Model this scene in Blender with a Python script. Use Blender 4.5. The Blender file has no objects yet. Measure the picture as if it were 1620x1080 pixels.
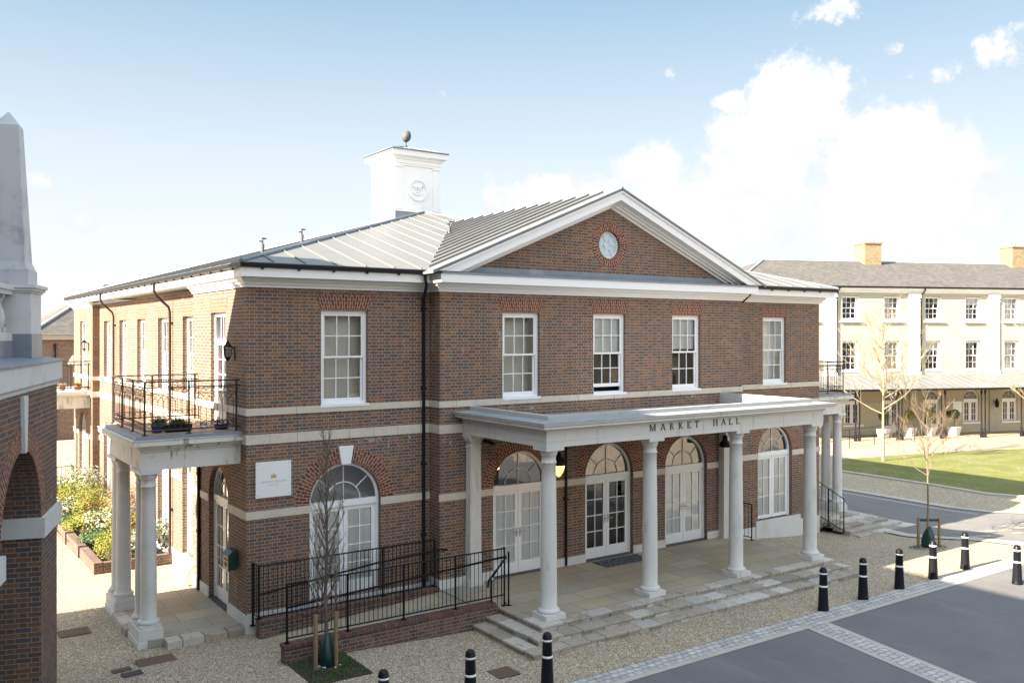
import bpy, math, random
from mathutils import Vector
sc = bpy.context.scene
COL = sc.collection
PI = math.pi
rad = math.radians

# ------------------------------------------------------------------ camera
cam_d = bpy.data.cameras.new('camera'); cam = bpy.data.objects.new('camera', cam_d); COL.objects.link(cam)
cam.location = (-6.244, -18.874, 6.4)
cam.rotation_euler = (rad(90), 0, math.atan2(.821, .571) - PI / 2)
cam_d.sensor_width = 36; cam_d.lens = 1416 / 1620 * 36; cam_d.shift_y = -12 / 1620
cam_d.clip_start = .1; cam_d.clip_end = 3000
sc.camera = cam
# ------------------------------------------------------------------ light
SUN_EL, SUN_AZ = rad(29), rad(-2.5)          # direction the light travels: +x, slightly towards -y
sun_d = bpy.data.lights.new('sun', 'SUN'); sun = bpy.data.objects.new('sun', sun_d); COL.objects.link(sun)
sun_d.energy = 4.2; sun_d.angle = rad(.5); sun_d.color = (1, .86, .68)
dirv = Vector((math.cos(SUN_EL) * math.cos(SUN_AZ), math.cos(SUN_EL) * math.sin(SUN_AZ), -math.sin(SUN_EL)))
sun.rotation_euler = dirv.to_track_quat('-Z', 'Y').to_euler()
W = bpy.data.worlds.new('World'); sc.world = W; W.use_nodes = True
nt = W.node_tree; nt.nodes.clear()


class NB:
    """tiny node-graph helper"""
    def __init__(s, tree): s.t = tree; s.n = tree.nodes; s.l = tree.links
    def put(s, sock, v):
        if isinstance(v, bpy.types.NodeSocket): s.l.new(v, sock)
        else: sock.default_value = v
    def m(s, op, a, b=0., c=0., clamp=False):
        n = s.n.new('ShaderNodeMath'); n.operation = op; n.use_clamp = clamp
        for i, v in enumerate((a, b, c)): s.put(n.inputs[i], v)
        return n.outputs[0]
    def mapr(s, v, a, b, c=0., d=1.):
        n = s.n.new('ShaderNodeMapRange'); n.interpolation_type = 'SMOOTHSTEP'
        for i, x in enumerate((v, a, b, c, d)): s.put(n.inputs[i], x)
        return n.outputs[0]
    def mix(s, f, a, b, kind='MIX'):
        n = s.n.new('ShaderNodeMix'); n.data_type = 'RGBA'; n.blend_type = kind
        s.put(n.inputs['Factor'], f)
        for k, v in ((6, a), (7, b)):
            s.put(n.inputs[k], v if isinstance(v, bpy.types.NodeSocket) else tuple(v) + ((1,) if len(v) == 3 else ()))
        return n.outputs[2]
    def noise(s, vec, scale, detail=3, rough=.5, out=0):
        n = s.n.new('ShaderNodeTexNoise'); s.put(n.inputs['Scale'], scale); s.put(n.inputs['Detail'], detail); s.put(n.inputs['Roughness'], rough)
        if vec is not None: s.l.new(vec, n.inputs['Vector'])
        return n.outputs[out]
    def ramp(s, f, stops, const=False):
        n = s.n.new('ShaderNodeValToRGB'); cr = n.color_ramp
        if const: cr.interpolation = 'CONSTANT'
        while len(cr.elements) < len(stops): cr.elements.new(1)
        for e, (p, c) in zip(cr.elements, stops): e.position = p; e.color = tuple(c) + (1,)
        s.l.new(f, n.inputs[0]); return n.outputs[0]
    def comb(s, x, y, z=0.):
        n = s.n.new('ShaderNodeCombineXYZ')
        for i, v in enumerate((x, y, z)): s.put(n.inputs[i], v)
        return n.outputs[0]
    def sep(s, v):
        n = s.n.new('ShaderNodeSeparateXYZ'); s.l.new(v, n.inputs[0]); return n.outputs


b = NB(nt)
sky = b.n.new('ShaderNodeTexSky'); sky.sky_type = 'NISHITA'; sky.sun_disc = False
sky.sun_elevation = SUN_EL
sky.sun_rotation = rad(270) + SUN_AZ         # the sun stands towards -x
sky.air_density = 1.0; sky.dust_density = 1.6; sky.ozone_density = 1.2
tc = b.n.new('ShaderNodeTexCoord')
sx, sy, sz = b.sep(tc.outputs['Generated'])
az = b.m('ARCTAN2', sy, sx); el = b.m('ARCSINE', sz)
cn1 = b.noise(tc.outputs['Generated'], 9, 12, .66)
cn2 = b.noise(tc.outputs['Generated'], 34, 8, .65)
# clouds: (azimuth, elevation, half-widths, strength), radians
CLOUDS = []
def cloud_px(px, py, rx, ry, k=1.):          # measured once from the view, stored as sky directions
    t = math.atan((px - 810) / 1416); a_ = math.atan2(.821, .571) - t
    e_ = math.atan((528 - py) / 1416 * math.cos(t))
    CLOUDS.append((a_, e_, rx / 1416 * math.cos(t) ** 2, ry / 1416 * math.cos(t), k))
for c in ((1275, 190, 90, 85, 1.25), (1215, 270, 125, 95, 1.3), (1385, 270, 130, 95, 1.4), (1490, 285, 95, 72, 1.3), (1560, 335, 62, 55, 1.2), (1035, 285, 70, 60, 1.2),
          (880, 305, 80, 42), (1010, 345, 230, 85, 1.3), (1260, 345, 300, 90, 1.5), (1420, 340, 180, 80, 1.5), (1590, 80, 70, 45, .5), (1340, 12, 75, 30, .5), (1425, 120, 40, 26, .5),
          (1475, 60, 40, 20, .5), (60, 290, 60, 24, .15), (160, 305, 45, 20, .1), (120, 350, 70, 28, .1), (1150, 160, 45, 22, .42), (1410, 75, 30, 20, .45),
          (1060, 110, 30, 30, .0), (1500, 110, 40, 30, .55)):
    cloud_px(*c)
# banks elsewhere round the sky, for reflections
for c in ((-1.2, .18, .5, .16, 1), (-2.4, .25, .6, .18, .9), (-.3, .2, .35, .14, .9), (2.6, .16, .4, .1, .8), (-1.9, .55, .5, .2, .7)): CLOUDS.append(c)
den = None
for (a_, e_, ra, re_, k) in CLOUDS:
    dx = b.m('MULTIPLY', b.m('SUBTRACT', az, a_), 1 / ra); dy = b.m('MULTIPLY', b.m('SUBTRACT', el, e_), 1 / re_)
    q = b.m('SUBTRACT', k, b.m('ADD', b.m('MULTIPLY', dx, dx), b.m('MULTIPLY', dy, dy)))
    den = q if den is None else b.m('MAXIMUM', den, q)
den = b.m('MAXIMUM', den, -1.)
d2 = b.m('ADD', den, b.m('MULTIPLY', b.m('SUBTRACT', cn1, .5), 4.6))
d2 = b.m('ADD', d2, b.m('MULTIPLY', b.m('SUBTRACT', cn2, .5), 2.6))
cmask = b.mapr(d2, -.05, .72)
base_soft = b.mapr(el, .07, .16)
cmask = b.m('MULTIPLY', cmask, b.m('ADD', .45, b.m('MULTIPLY', base_soft, .55)))
shade = b.mapr(b.m('ADD', cn1, b.m('MULTIPLY', den, .25)), .35, .85)
ccol = b.mix(shade, (3.8, 3.9, 4.0), (5.0, 4.95, 4.85))
shade = b.mapr(b.m('ADD', b.m('MULTIPLY', cn1, .8), b.m('ADD', b.m('MULTIPLY', den, .12), b.m('MULTIPLY', el, 1.1))), .45, .85)
ccol = b.mix(shade, (2.85, 2.92, 3.0), (3.9, 3.87, 3.8))
skyr = b.ramp(b.m('MULTIPLY', el, 1.6), [(0, (3.6, 3.62, 3.6)), (.12, (3.35, 3.45, 3.5)), (.3, (2.75, 3.05, 3.25)), (.5, (1.75, 2.35, 2.85)), (.66, (.98, 1.75, 2.5)), (1, (1., 1.6, 2.4))])
skyc = b.mix(.88, sky.outputs[0], skyr)
mx = b.mix(cmask, skyc, ccol)
# added fill: sky brightened overhead and behind the viewer to lift the shade
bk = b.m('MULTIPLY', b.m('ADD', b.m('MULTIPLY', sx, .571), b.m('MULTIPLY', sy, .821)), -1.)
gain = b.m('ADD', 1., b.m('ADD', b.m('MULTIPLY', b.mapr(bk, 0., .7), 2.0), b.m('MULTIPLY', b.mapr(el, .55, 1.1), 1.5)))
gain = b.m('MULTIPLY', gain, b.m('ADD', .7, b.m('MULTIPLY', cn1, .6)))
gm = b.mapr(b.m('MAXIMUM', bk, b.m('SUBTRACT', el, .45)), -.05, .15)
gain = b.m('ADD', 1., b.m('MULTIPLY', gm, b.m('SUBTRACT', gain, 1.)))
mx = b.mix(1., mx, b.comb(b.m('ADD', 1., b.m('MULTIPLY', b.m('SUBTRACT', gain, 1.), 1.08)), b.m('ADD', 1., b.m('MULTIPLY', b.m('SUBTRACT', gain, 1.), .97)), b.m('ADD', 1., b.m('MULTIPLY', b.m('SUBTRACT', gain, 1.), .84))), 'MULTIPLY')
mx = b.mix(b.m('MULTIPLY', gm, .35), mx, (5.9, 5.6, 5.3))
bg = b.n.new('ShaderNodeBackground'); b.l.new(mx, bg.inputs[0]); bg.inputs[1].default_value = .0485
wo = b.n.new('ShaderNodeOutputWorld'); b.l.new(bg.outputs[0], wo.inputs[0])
vs = sc.view_settings
vs.view_transform = 'Standard'; vs.look = 'None'; vs.exposure = 2.6; vs.gamma = 1
sc.cycles.max_bounces = 8; sc.cycles.transparent_max_bounces = 12; sc.cycles.diffuse_bounces = 4; sc.cycles.caustics_reflective = False
sc.cycles.use_denoising = True

# ------------------------------------------------------------------ materials
def new_mat(name):
    m = bpy.data.materials.new(name); m.use_nodes = True; m.node_tree.nodes.clear()
    n = NB(m.node_tree); bs = n.n.new('ShaderNodeBsdfPrincipled'); o = n.n.new('ShaderNodeOutputMaterial'); n.l.new(bs.outputs[0], o.inputs[0])
    return m, n, bs
def bump(n, bs, h, strength=.3, dist=.01):
    bp = n.n.new('ShaderNodeBump'); bp.inputs['Strength'].default_value = strength; bp.inputs['Distance'].default_value = dist
    n.l.new(h, bp.inputs['Height']); n.l.new(bp.outputs[0], bs.inputs['Normal'])
def pos(n):
    return n.n.new('ShaderNodeNewGeometry').outputs['Position']
def uvc(n):
    return n.n.new('ShaderNodeTexCoord').outputs['UV']
def plain(name, col, rough=.6, metal=0., var=.12, scale=3., bumps=0., spec=.5, dirt=None, dscale=.8):
    m, n, bs = new_mat(name); p = pos(n)
    f = n.noise(p, scale, 4, .6)
    c = n.mix(f, tuple(x * (1 - var) for x in col), tuple(min(1, x * (1 + var)) for x in col))
    if dirt:
        g = n.mapr(n.noise(p, dscale, 5, .65), .5, .72); c = n.mix(n.m('MULTIPLY', g, .7), c, dirt)
    n.l.new(c, bs.inputs['Base Color']); bs.inputs['Roughness'].default_value = rough; bs.inputs['Metallic'].default_value = metal
    bs.inputs['Specular IOR Level'].default_value = spec
    if bumps: bump(n, bs, n.noise(p, scale * 12, 3), bumps)
    return m

def brick_mat(name, palette, mortar, h=.075, L=.3375, mj=.0055, tint=None, rough=.85, running=False, eff=0., warp=0.):
    m, n, bs = new_mat(name); u, v, _ = n.sep(uvc(n)); p = pos(n)
    if warp:
        u = n.m('ADD', u, n.m('MULTIPLY', n.m('SUBTRACT', n.noise(p, 3.5, 2), .5), warp)); v = n.m('ADD', v, n.m('MULTIPLY', n.m('SUBTRACT', n.noise(n.comb(u, v, 7.), 3.5, 2), .5), warp))
    r_ = n.m('DIVIDE', v, h); row = n.m('FLOOR', r_); fv = n.m('SUBTRACT', r_, row)
    alt = n.m('MULTIPLY', n.m('MODULO', n.m('ABSOLUTE', row), 2.), .5)
    uu = n.m('ADD', n.m('DIVIDE', u, L), alt); cell = n.m('FLOOR', uu); t = n.m('SUBTRACT', uu, cell)
    if running:
        e = n.m('MULTIPLY', n.m('MINIMUM', t, n.m('SUBTRACT', 1., t)), L); idx = cell
    else:
        isH = n.m('GREATER_THAN', t, .6667)
        e = n.m('MULTIPLY', n.m('MINIMUM', n.m('MINIMUM', t, n.m('ABSOLUTE', n.m('SUBTRACT', t, .6667))), n.m('SUBTRACT', 1., t)), L)
        idx = n.m('ADD', n.m('MULTIPLY', cell, 2.), isH)
    ev = n.m('MULTIPLY', n.m('MINIMUM', fv, n.m('SUBTRACT', 1., fv)), h)
    wob = n.m('MULTIPLY', n.m('SUBTRACT', n.noise(p, 60, 2), .5), .003)
    ed = n.m('ADD', n.m('MINIMUM', e, ev), wob)
    mort = n.mapr(ed, mj * .7, mj * 1.35, 1., 0.)
    wn = n.n.new('ShaderNodeTexWhiteNoise'); wn.noise_dimensions = '2D'; n.l.new(n.comb(idx, row), wn.inputs['Vector'])
    k = len(palette); col = n.ramp(wn.outputs[0], [(i / k, c) for i, c in enumerate(palette)], True)
    sp = n.noise(p, 25, 3, .7); col = n.mix(.45, col, n.mix(sp, (.25, .25, .25), (1.35, 1.35, 1.35)), 'MULTIPLY')
    big = n.noise(p, .8, 5, .65); col = n.mix(.75, col, n.mix(big, (.62, .62, .66), (1.35, 1.3, 1.25)), 'MULTIPLY')
    c = n.mix(mort, col, mortar)
    if eff:                                    # lime bloom in patches
        x, y, z = n.sep(p)
        g = n.mapr(n.noise(n.comb(n.m('MULTIPLY', x, 2.2), n.m('MULTIPLY', y, 2.2), n.m('MULTIPLY', z, .9)), 1., 4, .7), .63, .74)
        c = n.mix(n.m('MULTIPLY', g, eff), c, (.42, .4, .39))
    n.l.new(c, bs.inputs['Base Color']); bs.inputs['Roughness'].default_value = rough; bs.inputs['Specular IOR Level'].default_value = .25
    bump(n, bs, n.mapr(ed, 0., mj * 1.4), .5, .006)
    return m

def hexc(r, g, b_):                            # sRGB 0-255 -> linear
    return tuple(((x / 255) / 12.92 if x <= 10 else ((x / 255 + .055) / 1.055) ** 2.4) for x in (r, g, b_))

BR = [(.2, .12, .094), (.15, .1, .088), (.25, .138, .098), (.14, .108, .105), (.22, .125, .088), (.175, .115, .095), (.125, .112, .12),
      (.21, .125, .092), (.28, .15, .09), (.17, .1, .075), (.145, .105, .095), (.2, .122, .088)]
M = {}
BR = [(c[0] * .92, c[1] * .93, c[2] * .9) for c in BR]
M['brick'] = brick_mat('flemish brick', BR, (.38, .325, .26), eff=.35, mj=.005)
M['gauged'] = brick_mat('rubbed red brick', [(.19, .066, .045), (.15, .055, .04), (.22, .075, .05), (.125, .05, .04)], (.42, .34, .27), h=.072, L=.17, running=True, mj=.0065)
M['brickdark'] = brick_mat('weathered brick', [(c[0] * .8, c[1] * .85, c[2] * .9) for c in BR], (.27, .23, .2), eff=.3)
M['wallbrick'] = brick_mat('low wall brick', [(.14, .085, .066), (.11, .075, .066), (.165, .1, .072), (.09, .068, .066)], (.24, .21, .18), eff=.3)
M['yellowbrick'] = brick_mat('yellow stock brick', [(.3, .225, .12), (.27, .2, .115), (.33, .25, .14), (.23, .175, .1)], (.28, .245, .19), rough=.9)
M['white'] = plain('white paint', (.79, .8, .81), .35, var=.02)
M['whitewall'] = plain('white rendered plinth', (.6, .6, .585), .7, var=.05, dirt=(.46, .45, .42))
M['coltop'] = plain('painted column stone', (.6, .6, .585), .6, var=.07, scale=6, dirt=(.5, .49, .46), dscale=2.2)
M['stone'] = plain('buff limestone', (.56, .51, .43), .8, var=.1, scale=5, bumps=.15, dirt=(.42, .39, .35), dscale=2.)
M['entab'] = plain('painted entablature', (.6, .595, .575), .6, var=.05, dirt=(.52, .5, .45), dscale=1.8)
M['zinc'] = plain('zinc roofing', (.165, .17, .172), .5, metal=.1, var=.08, scale=1.2, dirt=(.13, .13, .13), dscale=.5)
M['lead'] = plain('lead sheet', (.2, .235, .285), .5, metal=.3, var=.2, scale=2.5, dirt=(.33, .35, .37))
M['leadlight'] = plain('pale weathered lead', (.27, .29, .315), .6, metal=.05, var=.25, scale=3., dirt=(.4, .4, .39))
M['gutter'] = plain('black gutter metal', (.012, .013, .018), .45, var=.1, spec=.25)
M['iron'] = plain('black painted iron', (.008, .008, .01), .5, var=.1, spec=.2)
M['browniron'] = plain('dark brown iron', (.035, .026, .022), .45, var=.1)
M['slate'] = brick_mat('slate roof', [(.115, .112, .108), (.1, .098, .098), (.13, .126, .12), (.108, .108, .104)], (.06, .06, .06), h=.2, L=.3, running=True, mj=.008)
M['cream'] = plain('cream stucco', (.4, .375, .315), .85, var=.05, scale=1., dirt=(.34, .31, .26))
M['creamdeep'] = plain('buff stucco', (.46, .41, .3), .85, var=.06, scale=1.)
M['wood'] = plain('softwood stake', (.2, .135, .075), .8, var=.25, scale=9)
M['bag'] = plain('green watering bag', (.008, .034, .036), .4, var=.4, scale=9)
M['bark'] = plain('grey bark', (.13, .105, .085), .9, var=.35, scale=20)
M['barklight'] = plain('pale birch bark', (.27, .225, .15), .8, var=.25, scale=12)
M['stonecool'] = plain('pale reconstructed stone', (.56, .58, .59), .75, var=.06, scale=3, dirt=(.4, .41, .4), dscale=1.4)
M['obel'] = plain('grey obelisk stone', (.47, .495, .52), .8, var=.1, scale=2.5, bumps=.1, dirt=(.22, .23, .235), dscale=1.6)
M['barkwarm'] = plain('buff young bark', (.19, .14, .09), .85, var=.25, scale=14)
M['opal'] = plain('pale blue obscured glass', (.48, .6, .66), .15, var=.05)
M['parapet'] = plain('weathered pale parapet', (.42, .42, .41), .7, var=.15, scale=4., dirt=(.3, .31, .33), dscale=2.)
M['patch'] = plain('reddish road patch', (.2, .12, .075), .9, var=.4, scale=10)
M['rubber'] = plain('black rubber', (.02, .02, .022), .7)
M['box'] = plain('dark green enamel', (.012, .04, .03), .35)
M['blue'] = plain('blue glazed pot', (.02, .035, .13), .25)
M['terracotta'] = plain('terracotta', (.38, .14, .07), .8)
M['gold'] = plain('gold print', (.5, .33, .1), .5)
M['grey'] = plain('grey print', (.2, .2, .21), .6)
M['dark'] = plain('dark threshold', (.06, .05, .055), .6)
M['ltrs'] = plain('dark letter metal', (.05, .05, .055), .5)
M['rust'] = plain('rusty iron cover', (.12, .075, .05), .8, var=.35, scale=14, bumps=.4)
M['cover'] = plain('grey iron grid', (.075, .075, .075), .7, var=.3, scale=14, bumps=.4)
M['steel'] = plain('brushed steel', (.5, .5, .5), .3, metal=.9)
M['concrete'] = plain('pale concrete', (.42, .39, .34), .9, var=.12, scale=3, dirt=(.3, .29, .26))

def glass(name, tint, refl=.0):
    m = bpy.data.materials.new(name); m.use_nodes = True; m.node_tree.nodes.clear(); n = NB(m.node_tree)
    tr = n.n.new('ShaderNodeBsdfTransparent'); tr.inputs[0].default_value = tint + (1,)
    gl = n.n.new('ShaderNodeBsdfGlossy'); gl.inputs['Roughness'].default_value = .008; gl.inputs[0].default_value = (.95, .97, 1, 1)
    fr = n.n.new('ShaderNodeFresnel'); fr.inputs[0].default_value = 1.55
    f = n.m('ADD', n.m('MULTIPLY', fr.outputs[0], 1.25), refl, clamp=True)
    bp = n.n.new('ShaderNodeBump'); bp.inputs['Strength'].default_value = .12; bp.inputs['Distance'].default_value = .02
    n.l.new(n.noise(pos(n), 2.2, 1), bp.inputs['Height']); n.l.new(bp.outputs[0], gl.inputs['Normal'])
    mi = n.n.new('ShaderNodeMixShader'); n.l.new(f, mi.inputs[0]); n.l.new(tr.outputs[0], mi.inputs[1]); n.l.new(gl.outputs[0], mi.inputs[2])
    o = n.n.new('ShaderNodeOutputMaterial'); n.l.new(mi.outputs[0], o.inputs[0]); return m
M['glass'] = glass('window glass', (.99, 1., 1.), .02)
M['glassdark'] = glass('fanlight glass', (.78, .78, .74), .12)

def curtain_mat(name, col, wave=22.):
    m, n, bs = new_mat(name); u, v, _ = n.sep(uvc(n))
    w = n.m('SINE', n.m('ADD', n.m('MULTIPLY', u, wave), n.m('MULTIPLY', n.noise(n.comb(u, 0.), 4.), 6.)))
    k = n.mapr(w, -1., 1., .93, 1.)  # shading of folds put into the colour as soft vertical stripes
    n.l.new(n.mix(1., col, n.comb(k, k, k), 'MULTIPLY'), bs.inputs['Base Color']); bs.inputs['Roughness'].default_value = .9
    return m
M['curtain'] = curtain_mat('white voile curtain', (.94, .95, .95), 30.)
M['blind'] = curtain_mat('white roller blind', (.88, .9, .9), 2.)
M['beige'] = curtain_mat('beige interior wall', (.74, .72, .68), 1.2)
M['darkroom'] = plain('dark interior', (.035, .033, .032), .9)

def gravel():
    m, n, bs = new_mat('resin bound gravel'); p = pos(n); K = .88
    vo = n.n.new('ShaderNodeTexVoronoi'); vo.inputs['Scale'].default_value = 55; n.l.new(p, vo.inputs['Vector'])
    x, y, z = n.sep(vo.outputs['Color'])
    c = n.ramp(x, [(q_[0], tuple(v_ * K for v_ in q_[1])) for q_ in [(0, (.1, .07, .045)), (.16, (.34, .28, .2)), (.4, (.45, .37, .25)), (.62, (.38, .31, .21)), (.8, (.5, .44, .33)), (.93, (.85, .8, .7))]], True)
    c = n.mix(.5, c, n.mix(n.noise(p, .45, 5, .65), (.6, .6, .62), (1.35, 1.32, 1.25)), 'MULTIPLY')
    n.l.new(c, bs.inputs['Base Color']); bs.inputs['Roughness'].default_value = .85
    bump(n, bs, vo.outputs['Distance'], .5, .012); return m
M['gravel'] = gravel()
def asphalt(name, col):
    m, n, bs = new_mat(name); p = pos(n)
    s1 = n.noise(p, 70, 3, .75); s2 = n.noise(p, .55, 6, .7); s3 = n.mapr(n.noise(p, 55, 2), .68, .74)
    c = n.mix(s1, tuple(x * .3 for x in col), tuple(x * 1.75 for x in col))
    c = n.mix(.85, c, n.mix(s2, (.62, .62, .64), (1.4, 1.38, 1.34)), 'MULTIPLY'); c = n.mix(n.m('MULTIPLY', s3, .5), c, (.32, .32, .31)); w_ = n.noise(n.comb(*[n.m('MULTIPLY', q_, k_) for q_, k_ in zip(n.sep(p), (1.6, .35, 1.))]), 1., 5, .7); c = n.mix(n.m('MULTIPLY', n.mapr(w_, .5, .7), .28), c, (.2, .2, .195))
    n.l.new(c, bs.inputs['Base Color']); bs.inputs['Roughness'].default_value = .8; bump(n, bs, s1, .35, .008); return m
M['asphalt'] = asphalt('asphalt', (.122, .123, .127))
M['road'] = asphalt('road asphalt', (.135, .135, .135))
def paving(name, cols, joint, h, L, mj, running=True, rough=.8, warp=0.):
    return brick_mat(name, cols, joint, h=h, L=L, mj=mj, running=running, rough=rough, warp=warp)
M['setts'] = paving('granite setts', [(.5, .5, .48), (.45, .45, .44), (.54, .53, .51), (.43, .43, .42), (.5, .485, .45), (.4, .4, .39)], (.14, .13, .105), .15, .185, .009, warp=.09)
M['flag'] = paving('york stone flags', [(.42, .365, .265), (.39, .345, .26), (.36, .35, .3), (.44, .38, .275), (.39, .335, .235), (.4, .365, .29), (.44, .4, .31)], (.18, .15, .115), .62, 1.05, .007)
M['step'] = paving('riven step stone', [(.36, .3, .24), (.42, .37, .31), (.3, .25, .2), (.38, .28, .22), (.33, .3, .27)], (.1, .085, .07), .6, .62, .006)
M['terrace'] = plain('balcony paving', (.4, .26, .18), .8, var=.15)
def grass_mat():
    m, n, bs = new_mat('short grass'); p = pos(n)
    a = n.noise(p, 22, 3, .7); c = n.mix(a, (.06, .078, .012), (.17, .18, .035)); c = n.mix(.4, c, n.mix(n.noise(p, 1.1, 4), (.6, .65, .5), (1.5, 1.4, 1.2)), 'MULTIPLY')
    d = n.mapr(n.noise(p, 7, 2), .6, .66); e = n.mapr(n.noise(p, .8, 3), .42, .58)
    dz = n.mapr(n.noise(p, 26, 2, .8), .6, .66)
    c = n.mix(n.m('MULTIPLY', n.m('MULTIPLY', dz, e), .85), c, (.7, .7, .6))
    n.l.new(c, bs.inputs['Base Color']); bs.inputs['Roughness'].default_value = .9; bump(n, bs, a, .8, .03); return m
M['grass'] = grass_mat()
def leaf(name, a, c):
    m, n, bs = new_mat(name); p = pos(n)
    n.l.new(n.mix(n.mapr(n.noise(p, 30, 1), .35, .65), a, c), bs.inputs['Base Color']); bs.inputs['Roughness'].default_value = .6
    bs.inputs['Specular IOR Level'].default_value = .2; return m
M['leaf_yellow'] = leaf('yellow green leaves', (.13, .15, .022), (.26, .26, .05))
M['leaf_green'] = leaf('mid green leaves', (.045, .09, .03), (.1, .15, .05))
M['leaf_grey'] = leaf('grey green leaves', (.12, .16, .08), (.26, .29, .17))
M['leaf_amber'] = leaf('amber leaves', (.15, .13, .03), (.26, .2, .05))
M['petal'] = leaf('white petals', (.42, .4, .33), (.6, .56, .5))
M['petal_red'] = leaf('red petals', (.4, .05, .03), (.45, .09, .05))
M['petal_violet'] = leaf('violet petals', (.09, .06, .16), (.16, .1, .25))
M['soil'] = plain('planting soil', (.05, .035, .025), .95, var=.4, scale=10)
def emit(name, col, s):
    m = bpy.data.materials.new(name); m.use_nodes = True; m.node_tree.nodes.clear(); n = NB(m.node_tree)
    e = n.n.new('ShaderNodeEmission'); e.inputs[0].default_value = col + (1,); e.inputs[1].default_value = s
    o = n.n.new('ShaderNodeOutputMaterial'); n.l.new(e.outputs[0], o.inputs[0]); return m
M['bulb'] = emit('lit lantern glass', (1., .5, .14), .6)

# ------------------------------------------------------------------ mesh builder
def panes(mb, u0, u1, z0, z1, w, nx, nz, rnd=random.Random(9)):
    for i in range(nx):
        for j in range(nz):
            a, c, d, e = u0 + (u1 - u0) * i / nx, u0 + (u1 - u0) * (i + 1) / nx, z0 + (z1 - z0) * j / nz, z0 + (z1 - z0) * (j + 1) / nz
            tu, tv = rnd.uniform(-.0035, .0035) * (c - a) * 5, rnd.uniform(-.0035, .0035) * (e - d) * 5
            mb.quad((a, w - tu - tv, d), (c, w + tu - tv, d), (c, w + tu + tv, e), (a, w - tu + tv, e))

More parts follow.
